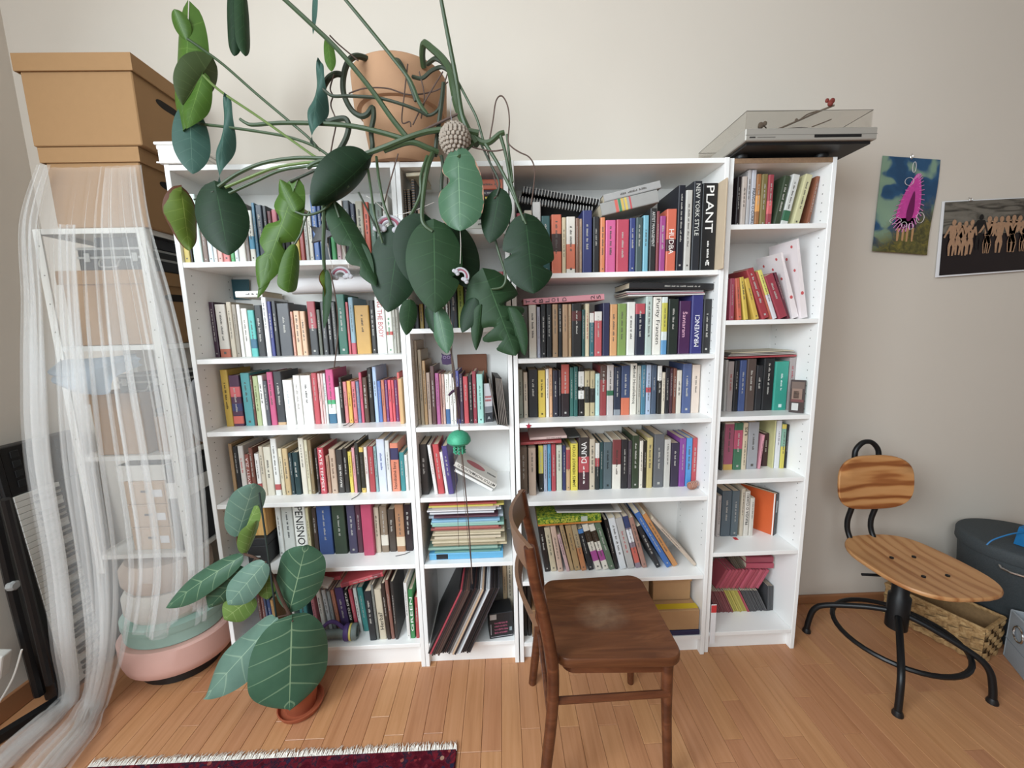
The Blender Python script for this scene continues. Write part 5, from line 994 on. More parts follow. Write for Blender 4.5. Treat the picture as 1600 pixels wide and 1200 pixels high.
def leaf(parent, name, b, tpt, wpx, Yb, Yt, m, roll=0, lobe=.22, curl=.25, arch=.0, wave=.0, notch=(), peak=.38, fold=0, tipw=2.0, seed=0):
    B = atY(b[0], b[1], Yb); T = atY(tpt[0], tpt[1], Yt); ax = T-B; L = ax.length; a = ax.normalized(); mid = (B+T)/2
    n0 = (CAM-mid); n0 = (n0-a*n0.dot(a)).normalized(); nn = Matrix.Rotation(math.radians(roll), 3, a) @ n0; sd = a.cross(nn)
    W = wpx*pxm(mid)/2; ns, nt = 12, 36; vs = []; uv = []
    for i in range(nt+1):
        t = i/nt; g = (1-(1-min(1, t/peak))**2.2)**.5 if t < peak else 1; g *= (1-max(0, (t-peak)/(1-peak))**tipw)**.85 if t > peak else 1
        for j in range(ns+1):
            s = 2*j/ns-1; k = g
            for nt_, dep, wd, side in notch:
                if side*s > 0: k *= 1-dep*math.exp(-((t+.10*(1-abs(s))-nt_)/wd)**2)*min(1, abs(s)*3)
            wl = W*k
            p = B+a*(L*(t-lobe*abs(s)**1.7*(1-t)**3))+sd*(s*wl)
            z = -curl*W*k*s*s+arch*L*math.sin(PI*t)+fold*abs(s)*wl+wave*W*math.sin(9*t+seed+(2 if s > 0 else 0))*abs(s)
            vs.append(p+nn*z); uv.append((t, (s+1)/2))
    fs = [(i*(ns+1)+j, i*(ns+1)+j+1, (i+1)*(ns+1)+j+1, (i+1)*(ns+1)+j) for i in range(nt) for j in range(ns)]
    mb = MB().add(vs, fs); return mb.build(name, m, parent, True, uv)
def stem(parent, pts, r, m, name='petiole', n=7):
    P = [atY(u, v, y) for u, v, y in pts]; P = smooth_path(P, 6)
    k = len(P)
    if isinstance(r, tuple): r = [r[0]+(r[1]-r[0])*i/(k-1) for i in range(k)]
    return MB().tube(P, r, n).build(name, m, parent, True)
STEM = mat('stem_green', '35472b', .5, var=.25, scale=24); STEMD = mat('stem_dark', '2c3526', .6, var=.3, scale=30); STEML = mat('stem_pale', '5c7038', .5, var=.2); ROOT = mat('aerial_root', '54423a', .85, var=.2, scale=30)
t = thing('potted_monstera', 'large trailing monstera in terracotta pot on top of the narrow records bookcase', 'plant', (.812, .112, 2.0205))
o = MB().lathe([(.001, 0), (.142, 0), (.147, .006), (.153, .034), (.148, .034), (.142, .012), (.001, .010)], 40).build('saucer', TERRA, t, True)
o = MB().lathe([(.001, .011), (.112, .011), (.118, .02), (.143, .195), (.158, .197), (.166, .208), (.171, .315), (.166, .32), (.158, .315), (.15, .21), (.14, .28), (.001, .285)], 44).build('pot', TERRA, t, True)
MB().lathe([(.145, .283), (.08, .292), (.001, .296)], 24).build('soil', mat('soil', '2c221a', .95, var=.4, scale=80, bump=.5), t, True)
class LP:                      # children placed in world coordinates
    pass
mon = t
def keep(o): o.matrix_parent_inverse = Matrix.Translation(mon.location).inverted(); return o
def ML(b, tp, w, Yb, Yt, m, **k): return keep(leaf(mon, 'leaf', b, tp, w, Yb, Yt, m, **k))
def MS(pts, r, m=STEM, name='petiole'): return keep(stem(mon, pts, r, m, name))
# thick looping stems around the pot
MS([(585, 96, -.02), (560, 88, -.06), (545, 95, -.085), (537, 118, -.09), (537, 145, -.095), (548, 170, -.10), (562, 181, -.10), (573, 179, -.10), (582, 168, -.10), (584, 182, -.105), (580, 205, -.11), (582, 228, -.11), (577, 244, -.12), (560, 262, -.13)], (.0095, .0075), STEMD, 'stem')
MS([(537, 118, -.09), (525, 116, -.10), (512, 124, -.11), (502, 145, -.12), (497, 170, -.12), (499, 186, -.125), (512, 190, -.13), (528, 186, -.13), (540, 186, -.13), (545, 196, -.13), (541, 215, -.13), (530, 235, -.135), (517, 250, -.14)], (.009, .0085), STEMD, 'stem')
MS([(606, 95, .02), (618, 93, -.05), (627, 100, -.10), (640, 130, -.11), (650, 158, -.11)], .006, STEMD, 'stem')
MS([(662, 105, -.02), (660, 85, -.05), (663, 68, -.08), (675, 76, -.10), (692, 92, -.11), (703, 110, -.12), (708, 135, -.13), (714, 165, -.13), (724, 190, -.14), (734, 210, -.14), (745, 226, -.15)], (.010, .013), STEM, 'stem')
MS([(645, 120, -.08), (660, 122, -.10), (675, 110, -.11), (690, 105, -.11), (700, 110, -.12)], .006, STEMD, 'stem')
MS([(668, 100, -.05), (680, 92, -.09), (692, 98, -.10), (703, 108, -.12)], .007, STEMD, 'stem')
MS([(738, 212, -.14), (752, 222, -.15), (765, 222, -.155), (780, 210, -.16), (788, 207, -.16)], (.010, .008), STEM, 'stem')
MS([(480, 262, -.15), (500, 252, -.15), (540, 246, -.14), (566, 242, -.13), (600, 230, -.14), (640, 214, -.15), (672, 205, -.15), (712, 202, -.15), (748, 208, -.15)], (.007, .0095), STEM, 'stem')
MS([(600, 235, -.13), (640, 222, -.14), (670, 232, -.13), (685, 238, -.12)], .009, STEM, 'stem')
MS([(693, 130, -.12), (690, 160, -.13), (686, 190, -.13), (682, 220, -.12), (680, 245, -.11)], .007, STEMD, 'stem')
# petioles of the upper leaves
MS([(293, 61, -.10), (312, 74, -.10), (350, 102, -.11), (400, 146, -.12), (450, 188, -.13), (482, 215, -.13), (500, 235, -.14)], .0042)
MS([(318, 118, -.12), (332, 132, -.12), (352, 148, -.12), (400, 180, -.13), (450, 215, -.14), (485, 240, -.14), (505, 252, -.14)], .004, STEML)
MS([(305, 190, -.11), (316, 194, -.11), (350, 198, -.12), (400, 205, -.13), (450, 214, -.13), (490, 228, -.14), (516, 245, -.14)], .0044)
MS([(375, 186, -.12), (384, 192, -.12), (396, 195, -.12), (440, 192, -.13), (500, 193, -.14), (550, 197, -.14), (600, 208, -.14), (642, 221, -.14)], (.0045, .0085))
MS([(430, -14, -.22), (480, 32, -.20), (530, 80, -.18), (580, 140, -.16), (612, 185, -.15), (640, 220, -.14)], (.006, .009))
MS([(532, -10, -.15), (570, 36, -.14), (612, 88, -.13), (640, 125, -.12), (655, 160, -.12), (668, 180, -.13)], (.005, .007))
MS([(688, -8, -.18), (695, 30, -.17), (705, 82, -.16), (714, 130, -.15), (722, 180, -.15), (735, 212, -.145)], (.0055, .009))
MS([(714, 125, -.14), (730, 155, -.15), (745, 185, -.15), (756, 222, -.15)], .004)
MS([(500, 135, -.15), (508, 142, -.15), (520, 150, -.15), (545, 150, -.15), (590, 153, -.15), (625, 162, -.15), (652, 172, -.14), (668, 180, -.13), (680, 176, -.13), (689, 165, -.13)], .0048, STEMD)
MS([(640, 222, -.14), (660, 205, -.14), (690, 190, -.14), (716, 178, -.14)], .004, ROOT)
# horizontal petioles to the left
MS([(341, 292, -.17), (370, 272, -.16), (410, 255, -.15), (460, 247, -.15), (510, 247, -.15), (555, 244, -.14)], .0055)
MS([(352, 293, -.17), (390, 277, -.16), (430, 262, -.155), (480, 254, -.15), (515, 252, -.15)], .0045, STEML)
MS([(358, 302, -.17), (400, 283, -.16), (440, 266, -.155), (490, 259, -.15), (530, 255, -.15)], .0045)
MS([(453, 284, -.17), (480, 272, -.16), (510, 258, -.15)], .0042, STEMD)
MS([(303, 312, -.17), (318, 306, -.17), (334, 299, -.17)], .0025, STEMD)
# hanging petioles
MS([(676, 240, -.13), (668, 262, -.16), (662, 300, -.17), (660, 345, -.18), (676, 362, -.18)], (.0085, .006)); MS([(690, 244, -.12), (692, 262, -.14), (690, 300, -.15), (700, 365, -.08)], .006, STEMD)
MS([(668, 244, -.12), (658, 275, -.14), (655, 310, -.14), (622, 372, -.15)], .006)
MS([(740, 224, -.15), (727, 236, -.18), (716, 246, -.2)], .005); MS([(752, 226, -.15), (766, 255, -.17), (780, 285, -.18), (776, 306, -.18)], .0035, STEMD); MS([(758, 224, -.155), (778, 256, -.17), (798, 295, -.18), (815, 335, -.19), (822, 350, -.19)], (.006, .004)); MS([(782, 212, -.16), (790, 240, -.17), (800, 290, -.18), (818, 345, -.19)], (.006, .004)); MS([(792, 210, -.16), (796, 245, -.165), (801, 285, -.18)], .004)
MS([(745, 270, -.15), (762, 330, -.15), (778, 390, -.16), (790, 430, -.16), (785, 448, -.16), (768, 452, -.16)], .0042)
MS([(505, 318, -.16), (506, 350, -.15), (505, 390, -.15), (507, 424, -.15)], (.0065, .0055)); MS([(462, 331, -.17), (480, 336, -.17), (505, 328, -.16), (528, 305, -.16), (545, 290, -.17)], .004); MS([(460, 382, -.16), (470, 365, -.16), (476, 345, -.16), (484, 330, -.16)], .003)
MS([(575, 265, -.13), (580, 300, -.15), (585, 335, -.16), (598, 380, -.15)], .004); MS([(588, 245, -.12), (592, 280, -.14), (600, 320, -.15), (612, 352, -.15)], .0045); MS([(560, 300, -.17), (575, 330, -.16), (592, 365, -.15)], .0032, STEMD)
MS([(530, 340, -.15), (520, 310, -.15), (512, 280, -.14)], .004)
# aerial roots and thin tendrils
for pts in ([(763, 228, -.155), (770, 190, -.16), (775, 158, -.16), (784, 150, -.16), (793, 165, -.16), (796, 190, -.16), (794, 220, -.165), (800, 230, -.17), (812, 238, -.17), (826, 245, -.17), (834, 258, -.17), (835, 280, -.17), (830, 320, -.17)],
            [(522, 116, -.11), (516, 138, -.11), (520, 150, -.115), (517, 165, -.115), (525, 190, -.12), (520, 220, -.12), (516, 242, -.13)], [(545, 146, -.075), (570, 138, -.085), (605, 138, -.09), (640, 148, -.085), (680, 142, -.08), (700, 128, -.09)],
            [(655, 112, -.10), (663, 150, -.1), (658, 185, -.1)], [(692, 112, -.11), (675, 140, -.11), (660, 165, -.11), (645, 195, -.11)], [(700, 112, -.12), (690, 145, -.12), (683, 175, -.12)], [(637, 100, -.10), (632, 145, -.10), (628, 190, -.10), (640, 190, -.1), (642, 198, -.1)],
            [(700, 240, -.14), (698, 420, -.13), (706, 560, -.13), (720, 690, -.13), (733, 830, -.12), (738, 912, -.12)], [(560, 95, -.08), (530, 70, -.1), (515, 55, -.12)], [(622, 240, -.13), (612, 275, -.12), (605, 300, -.11), (598, 330, -.11)], [(515, 420, -.16), (525, 470, -.15), (528, 520, -.14), (522, 575, -.13)],
            [(735, 228, -.15), (745, 232, -.16), (770, 236, -.17), (790, 233, -.17)], [(690, 445, -.15), (700, 520, -.14), (712, 600, -.135), (714, 660, -.13)], [(760, 228, -.15), (768, 262, -.16), (778, 300, -.17), (772, 310, -.18)]):
    MS(pts, .0022, ROOT, 'aerial_root')
# leaves
ML((293, 62), (286, 205), 52, -.10, -.13, M_LIT, roll=38, lobe=.42, peak=.3, curl=.5, wave=.1)
ML((272, 14), (292, 64), 26, -.12, -.10, M_LIT, roll=25, lobe=.0, peak=.45, curl=.4)
ML((316, 116), (285, 164), 52, -.12, -.14, M_BACKLIT, roll=-22, lobe=.55, peak=.3, curl=.4)
ML((316, 120), (291, 202), 34, -.12, -.16, M_LIT, roll=30, lobe=.1, curl=.5, wave=.15)
ML((296, 174), (301, 272), 48, -.11, -.13, M_TEAL, roll=8, lobe=.12, peak=.5, curl=.2)
ML((355, 149), (341, 293), 22, -.12, -.15, M_TEAL, roll=35, lobe=0, peak=.35, curl=.9, wave=.7, tipw=1.5)
ML((362, -30), (366, 88), 20, -.16, -.17, M_DARK, roll=20, lobe=0, peak=.5, curl=.5, tipw=5); ML((378, -30), (383, 88), 22, -.16, -.17, M_MID, roll=-25, lobe=0, peak=.5, curl=.5, tipw=5)
ML((492, -20), (489, 54), 12, -.16, -.17, M_TEAL, roll=50, lobe=0); ML((511, 56), (518, 112), 17, -.13, -.14, M_LIT, roll=10, lobe=0, peak=.6)
ML((501, 96), (486, 224), 24, -.15, -.17, M_TEAL, roll=30, lobe=0, curl=.8, wave=.8, peak=.5, tipw=1.6)
ML((572, 252), (487, 322), 66, -.16, -.21, M_DARK, roll=-30, lobe=.1, curl=.75, peak=.4, arch=.06); ML((548, 246), (498, 300), 30, -.145, -.17, M_MID, roll=40, lobe=0, curl=.5)
ML((339, 303), (357, 399), 72, -.17, -.2, M_DARK, roll=12, lobe=.22, peak=.36, curl=.3)
ML((284, 303), (296, 391), 44, -.17, -.19, M_BRN, roll=-25, lobe=.15, curl=.5, wave=.15)
ML((452, 318), (404, 452), 50, -.17, -.20, M_LIT, roll=18, lobe=.3, curl=.35, notch=((.3, .75, .05, 1), (.48, .7, .05, -1), (.62, .6, .05, 1)), wave=.1); ML((462, 332), (437, 280), 34, -.17, -.18, M_LIT, roll=-15, lobe=0, curl=.5, peak=.3); ML((418, 400), (402, 466), 20, -.19, -.2, M_LIT, roll=45, lobe=0, curl=.7)
ML((461, 381), (450, 457), 30, -.16, -.18, M_LIT, roll=-20, lobe=.0, curl=.5, peak=.75, tipw=4)
ML((508, 420), (506, 514), 20, -.15, -.18, M_MID, roll=48, lobe=0, curl=.5); ML((507, 420), (512, 472), 16, -.15, -.16, M_BRN, roll=-40, lobe=0, wave=.4)
ML((528, 337), (588, 448), 44, -.15, -.17, M_MID, roll=-15, lobe=.25, curl=.35, notch=((.45, .7, .05, 1), (.7, .6, .05, 1))); ML((560, 380), (582, 440), 24, -.14, -.16, M_MID, roll=30, lobe=0)
ML((622, 372), (606, 488), 78, -.14, -.16, M_DARK, roll=10, lobe=.2, peak=.4, curl=.2)
ML((660, 352), (640, 440), 74, -.15, -.16, M_DARK, roll=-8, lobe=.2, peak=.35)
ML((678, 362), (680, 489), 88, -.18, -.215, M_MID, roll=0, lobe=.16, peak=.38, curl=.22, notch=((.55, .35, .03, -1),), arch=.03)
ML((716, 250), (719, 361), 74, -.20, -.22, M_PALE, roll=14, lobe=.2, peak=.5, curl=.3, notch=((.32, .55, .08, 1),), tipw=3)
ML((732, 300), (726, 244), 34, -.2, -.19, M_PALE, roll=0, lobe=0, peak=.4, curl=.2)
ML((706, 362), (736, 452), 66, -.06, -.09, M_DARK, roll=-15, lobe=.2, notch=((.4, .3, .04, 1),))
ML((779, 309), (765, 380), 48, -.18, -.195, M_DARK, roll=15, lobe=.22, peak=.35)
ML((822, 350), (834, 459), 82, -.19, -.215, M_DARK, roll=-10, lobe=.16, peak=.45, curl=.25, notch=((.42, .35, .035, 1), (.62, .5, .05, -1)), tipw=2.6)
ML((766, 450), (806, 556), 92, -.16, -.20, M_MID, roll=-12, lobe=.3, peak=.35, curl=.45, notch=((.35, .8, .04, -1), (.55, .8, .04, 1), (.55, .8, .04, -1), (.75, .8, .04, 1), (.75, .8, .04, -1)))
ML((742, 465), (722, 520), 30, -.16, -.18, M_DARK, roll=20, lobe=0); ML((752, 475), (744, 548), 22, -.17, -.18, M_MID, roll=-20, lobe=0, curl=.6); ML((795, 480), (820, 556), 30, -.17, -.19, M_MID, roll=25, lobe=0, curl=.5)
ML((684, 482), (699, 553), 32, -.17, -.19, M_PALE, roll=10, lobe=.05, peak=.5, curl=.35); ML((641, 470), (635, 524), 28, -.15, -.17, M_MID, roll=-12, lobe=.05); ML((668, 478), (678, 520), 20, -.16, -.17, M_DARK, roll=30, lobe=0)
# ------------------------------------------------------------------ hanging ornaments
def orn(name, label, cat, px, Y): p = atY(px[0], px[1], Y); return thing(name, label, cat, p, (0, 0, 0))
def string(t, pts, Y, r=.0009, m=None):
    P = [atY(u, v, Y)-t.location for u, v in pts]; MB().tube(smooth_path(P, 5), r, 5).build('string', m or mat('white_string', 'd0c8c0', .8), t)
SILVF = mat('silver_felt', 'a6a4a8', .8, var=.15, scale=200, bump=.3); PKF = mat('pink_felt', '8a4a5a', .85, var=.1, scale=200)
def rainbow(label, px, Y, s, rot, strings):
    t = orn('rainbow_ornament', label, 'ornament', px, Y)
    R = Matrix.Rotation(rot, 4, 'Y') @ Matrix.Rotation(PI/2, 4, 'Y') if False else Matrix.Rotation(rot, 4, 'Y')
    for r, m_, nm in ((.040*s, SILVF, 'arc'), (.031*s, PKF, 'arc'), (.022*s, SILVF, 'arc')): MB().tube([R @ Vector((r*math.cos(a), 0, r*.85*math.sin(a)-.01*s)) for a in [PI*i/14 for i in range(15)]], .0052*s, 7).build(nm, m_, t, True)
    for sx in (-1, 1):
        mb = MB()
        for dx, dz, rr_ in ((-.012, 0, .011), (.0, .004, .013), (.012, 0, .011)): mb.ball(R @ Vector((sx*.031*s+dx*s, -.003, -.018*s+dz*s)), rr_*s, 10, 8, (1, .55, .9))
        mb.build('cloud', SILVF, t, True)
    for pts, Ys in strings: string(t, pts, Ys)
rainbow('silver and pink rainbow ornament with grey clouds beside dark leaves, upper shelf height', (609, 350), -.14, 1.0, .1, [([(609, 336), (590, 318), (572, 306)], -.14), ([(612, 338), (645, 330), (678, 316)], -.14)])
rainbow('silver rainbow ornament in front of the white paper roll', (532, 427), -.12, .78, -.08, [([(520, 418), (515, 400), (512, 380)], -.12), ([(545, 418), (535, 385), (520, 350)], -.12)])
rainbow('silver rainbow ornament hanging below the pale green leaf', (723, 428), -.19, .62, .75, [([(719, 412), (720, 385), (719, 360)], -.2)])
t = orn('star_ornament', 'grey glitter star ornament hanging before the top shelf of left-end bookcase', 'ornament', (504, 366), -.10)
mb = MB().prism([(math.sin(i*PI/5+.3)*(.046 if i % 2 == 0 else .021), math.cos(i*PI/5+.3)*(.046 if i % 2 == 0 else .021)) for i in range(10)], .014, Matrix.Translation((0, -.007, 0))); mb.build('star', mat('glitter_grey', '5a5a5c', .6, .3, var=.5, scale=400, bump=.6), t)
string(t, [(502, 345), (508, 300), (512, 262)], -.10)
t = orn('jellyfish_ornament', 'green glitter jellyfish ornament hanging on a cord before narrow records bookcase', 'ornament', (717, 688), -.13)
GG = mat('green_glitter', '3f9a78', .5, .2, var=.4, scale=300, bump=.5)
MB().lathe([(.036, -.012), (.043, -.004), (.042, .008), (.033, .024), (.018, .034), (.001, .037)], 20).build('bell', GG, t, True)
for k in range(8):
    a = 2*PI*k/8; r = .018; MB().tube([(r*math.cos(a)+.004*math.sin(3*i+k), r*math.sin(a), -.008-.0055*i) for i in range(8)], .0042, 6).build('tentacle', GG, t, True)
string(t, [(716, 672), (718, 640), (705, 560), (712, 480)], -.13, m=mat('brown_cord', '5a463c', .85)); string(t, [(709, 705), (714, 780), (717, 855)], -.13, m=MATS['brown_cord']); string(t, [(720, 705), (724, 760), (730, 830), (736, 880)], -.13, m=MATS['brown_cord'])
t = orn('owl_charm', 'small purple owl charm hanging in front of third shelf, narrow records bookcase', 'charm', (698, 561), -.10)
mb = MB().prism([(-.016, -.018), (.0, -.021), (.016, -.018), (.019, .0), (.016, .012), (.019, .022), (.009, .015), (0, .013), (-.009, .015), (-.019, .022), (-.016, .012), (-.019, 0)], .006, Matrix()); mb.build('body', mat('purple_felt', '3a2848', .8), t)
for sx in (-1, 1): MB().tube([(sx*.007+.005*math.cos(2*PI*i/10), -.0005, .006+.005*math.sin(2*PI*i/10)) for i in range(10)], .0009, 4, closed=True).build('eye', mat('lilac_thread', '9a88a8', .8), t)
string(t, [(698, 552), (699, 540), (699, 520)], -.099)
t = orn('hanging_tassel', 'dark purple woven tassel hanging before third shelf, narrow records bookcase', 'tassel', (716, 612), -.11)
PT = mat('purple_yarn', '3c2238', .9, var=.3, scale=200)
MB().tube([(0, 0, -.10), (-.002, 0, -.05), (-.003, 0, 0), (0, 0, .018)], [.004, .008, .009, .004], 8).build('braid', PT, t, True); MB().tube([(0, -.002, .012), (-.022, -.003, .0), (-.034, -.003, -.012)], [.005, .005, .004], 7).build('tail', PT, t, True)
string(t, [(716, 605), (708, 560), (704, 500)], -.108, m=MATS['brown_cord'])
t = orn('crochet_ball', 'white and grey crocheted ball hanging beside the terracotta pot', 'ornament', (711, 218), -.17)
mb = MB(); n = 13
for i in range(1, 12):
    for k in range(max(3, int(n*math.sin(PI*i/12)*1.6))):
        nn_ = max(3, int(n*math.sin(PI*i/12)*1.6)); a = 2*PI*(k+.5*(i % 2))/nn_; th = PI*i/12; p = Vector((math.sin(th)*math.cos(a), math.sin(th)*math.sin(a), math.cos(th)))*.044; mb.ball(p, .0072, 6, 4)
o = mb.build('stitches', mat('wool_white', '968a7e', .95, var=.3, scale=120), t, True); o['kind'] = 'stuff'
MB().ball((0, 0, 0), .043, 16, 12).build('core', mat('wool_grey', '6a5e56', .95, var=.4, scale=90), t, True)
string(t, [(708, 200), (704, 175), (706, 150)], -.17, m=mat('grey_yarn', '8a8890', .9))
# ------------------------------------------------------------------ fiddle-leaf fig
t = thing('potted_fig', 'young fiddle-leaf fig in small terracotta pot on the floor', 'plant', (.352, -.155, 0)); mon = t
MB().lathe([(.001, 0.0005), (.068, .0005), (.075, .006), (.082, .024), (.078, .024), (.07, .01), (.001, .008)], 32).build('saucer', TERRA2, t, True)
MB().lathe([(.001, .009), (.05, .009), (.052, .012), (.064, .09), (.069, .091), (.071, .116), (.066, .117), (.06, .1), (.001, .098)], 32).build('pot', TERRA2, t, True)
MB().lathe([(.061, .1005), (.001, .104)], 20).build('soil', MATS['soil'], t, True)
BARK = mat('fig_bark', '4a3226', .8, var=.3, scale=40); 
MS([(461, 1062, -.155), (462, 1010, -.155), (462, 985, -.155), (455, 965, -.155), (440, 935, -.155), (428, 905, -.155), (415, 885, -.155), (400, 872, -.155), (383, 866, -.155)], (.0075, .0045), BARK, 'trunk')
MS([(455, 1065, -.165), (436, 990, -.165), (428, 935, -.165), (418, 860, -.165), (405, 770, -.165)], .0034, mat('stake_dark', '22302c', .6), 'support_stake')
MS([(383, 866, -.155), (372, 852, -.155), (370, 838, -.155)], .003, BARK, 'petiole')
ML((370, 840), (397, 755), 50, -.155, -.15, F_BLUE, roll=14, lobe=0, peak=.55, curl=.3, tipw=3)
ML((378, 835), (403, 790), 26, -.14, -.14, F_LIT, roll=-25, lobe=0, peak=.55); ML((384, 866), (400, 814), 30, -.15, -.17, F_LIT, roll=40, lobe=0, peak=.6, curl=.6)
ML((380, 868), (259, 950), 40, -.16, -.22, F_DARK, roll=25, lobe=0, peak=.55, curl=.4, arch=.05)
ML((386, 888), (326, 950), 50, -.15, -.18, F_DARK, roll=-20, lobe=0, peak=.55, curl=.4); ML((415, 878), (356, 945), 46, -.17, -.22, F_BLUE, roll=8, lobe=0, peak=.6, curl=.3, tipw=3)
ML((396, 932), (350, 968), 44, -.15, -.17, F_LIT, roll=-8, lobe=0, peak=.6, tipw=3); ML((414, 898), (418, 937), 26, -.14, -.14, F_LIT, roll=10, lobe=0, peak=.6)
ML((452, 956), (478, 852), 72, -.14, -.12, F_DARK, roll=-14, lobe=0, peak=.55, curl=.35, tipw=3, wave=.08)
ML((434, 964), (318, 1092), 60, -.17, -.27, F_BLUE, roll=22, lobe=0, peak=.6, curl=.4, wave=.15)
ML((456, 970), (452, 1110), 112, -.19, -.27, F_DARK, roll=-4, lobe=.08, peak=.55, curl=.3, tipw=3.2, wave=.05)
for pts in ([(415, 885, -.155), (415, 878, -.17)], [(400, 872, -.155), (386, 888, -.15)], [(445, 945, -.155), (452, 956, -.14)], [(452, 960, -.155), (434, 964, -.17)], [(460, 980, -.155), (457, 970, -.19)]): MS(pts, .003, BARK, 'petiole')
# ------------------------------------------------------------------ shelf rack with boxes in the left niche
RKX0, RKX1, RKY0, RKY1 = -.465, -.085, -.02, .262
WM = mat('white_metal', 'dcdad4', .45, .1, var=.03)
rz = [1.808, 1.397, .978, .575]
t = thing('metal_rack', 'white metal shelf rack in the left corner behind the sheer curtain', 'rack', (RKX0, RKY0, 0))
W_, D_ = RKX1-RKX0, RKY1-RKY0
for x, y, sx, sy in ((0, 0, 1, 1), (W_, 0, -1, 1), (0, D_, 1, -1), (W_, D_, -1, -1)):
    zb_ = .50 if sy > 0 else 0
    MB().box(min(x, x+sx*.026), max(x, x+sx*.026), min(y, y+sy*.002), max(y, y+sy*.002), zb_, 1.806).box(min(x, x+sx*.002), max(x, x+sx*.002), min(y+sy*.002, y+sy*.026), max(y+sy*.002, y+sy*.026), zb_, 1.806).build('post', WM, t)
    mb = MB()
    for k in range(5, 18): mb.lathe([(.0025, 0), (.0025, .0006)], 6, M=Matrix.Translation((x+sx*.014, y-.0 if sy > 0 else y, .05+.1*k)) @ Matrix.Rotation(PI/2, 4, 'X'))
    if sy > 0: o = mb.build('bolt_holes', HOLE, t); o['kind'] = 'stuff'
for z in rz: MB().box(.003, W_-.003, .003, D_-.003, z-.002, z).box(.003, W_-.003, .003, .006, z-.018, z-.002).box(.003, W_-.003, D_-.006, D_-.003, z-.018, z-.002).box(.003, .006, .006, D_-.006, z-.018, z-.002).box(W_-.006, W_-.003, .006, D_-.006, z-.018, z-.002).build('shelf', WM, t)
def kraftbox(label, x0, x1, z0, z1, y0=-.018, y1=.25, lid=.05, hole=True, taper=.0):
    t = thing('cardboard_box', label, 'box', ((x0+x1)/2, (y0+y1)/2, z0+.0008), group='lidded kraft boxes in the left corner'); hx, hy, h = (x1-x0)/2, (y1-y0)/2, z1-z0
    a, b = .011, .008
    MB().box(-hx+a, hx-a, -hy+b, hy-b, 0, h-lid*.4, c=.003).build('box_body', KRAFT, t)
    mb = MB().box(-hx, hx, -hy, -hy+.005, h-lid, h).box(-hx, hx, hy-.005, hy, h-lid, h).box(-hx, -hx+.005, -hy+.005, hy-.005, h-lid, h).box(hx-.005, hx, -hy+.005, hy-.005, h-lid, h).box(-hx, hx, -hy, hy, h, h+.003); mb.build('lid', KRAFT, t)
    if hole:
        pts = [(.036*math.cos(a_)+(.02 if math.cos(a_) > 0 else -.02), .014*math.sin(a_)) for a_ in [2*PI*i/16 for i in range(16)]]
        MB().add([(hx-a+.0006, y, h*.66+z) for y, z in pts], [tuple(range(16))]).build('hand_hole', mat('dark_inside', '1c1510', .9), t)
    return t
kraftbox('large kraft box with lid and hand hole, topmost in the left corner', -.412, -.030, 2.0715, 2.348, -.035, .262, .05)
kraftbox('kraft box with lid directly under the topmost box', -.395, -.060, 1.8085, 2.0665, -.022, .255, .045)
kraftbox('kraft box with lid below the black equipment case, behind curtain', -.424, -.10, 1.3975, 1.662, -.012, .24, .045)
kraftbox('kraft box with lid under the crumpled grey cloth, behind curtain', -.405, -.20, .9785, 1.215, -.012, .235, .035)
ALU = mat('aluminium', 'b8bab8', .3, .8, var=.05)
def case(label, x0, x1, z0, z1, y0=.005, y1=.23):
    t = thing('equipment_case', label, 'case', ((x0+x1)/2, y0, z0+.0006)); hx, h, d = (x1-x0)/2, z1-z0, y1-y0
    MB().box(-hx, hx, 0, d, 0, h, c=.004).build('shell', mat('case_black', '26282a', .5, var=.15), t); sh_ = [c for c in t.children][0] if t.children else t
    for z in (h*.55, h-.006): MB().box(-hx-.001, hx+.001, -.0015, d+.001, z-.004, z+.004).build('metal_edge', ALU, t)
    for sx in (-.7, .7):
        MB().box(hx*sx-.010, hx*sx+.010, -.005, -.0016, h*.36, h*.74, c=.0012).build('latch', ALU, t)
    MB().tube(smooth_path([(-.035, -.003, h*.5), (-.034, -.014, h*.3), (-.025, -.017, h*.12), (.025, -.017, h*.12), (.034, -.014, h*.3), (.035, -.003, h*.5)], 4), .0032, 6).build('handle', ALU, t, True)
case('black equipment case with aluminium latches on a kraft box, behind curtain', -.352, -.112, 1.6665, 1.748)
case('second black equipment case with handle, beside crumpled grey cloth', -.285, -.112, 1.2197, 1.288)
carton('dark flat carton lying under the upper rack shelf', -.30, -.11, .02, .24, 1.7492, 1.785, mat('charcoal_card', '2c2e32', .6))
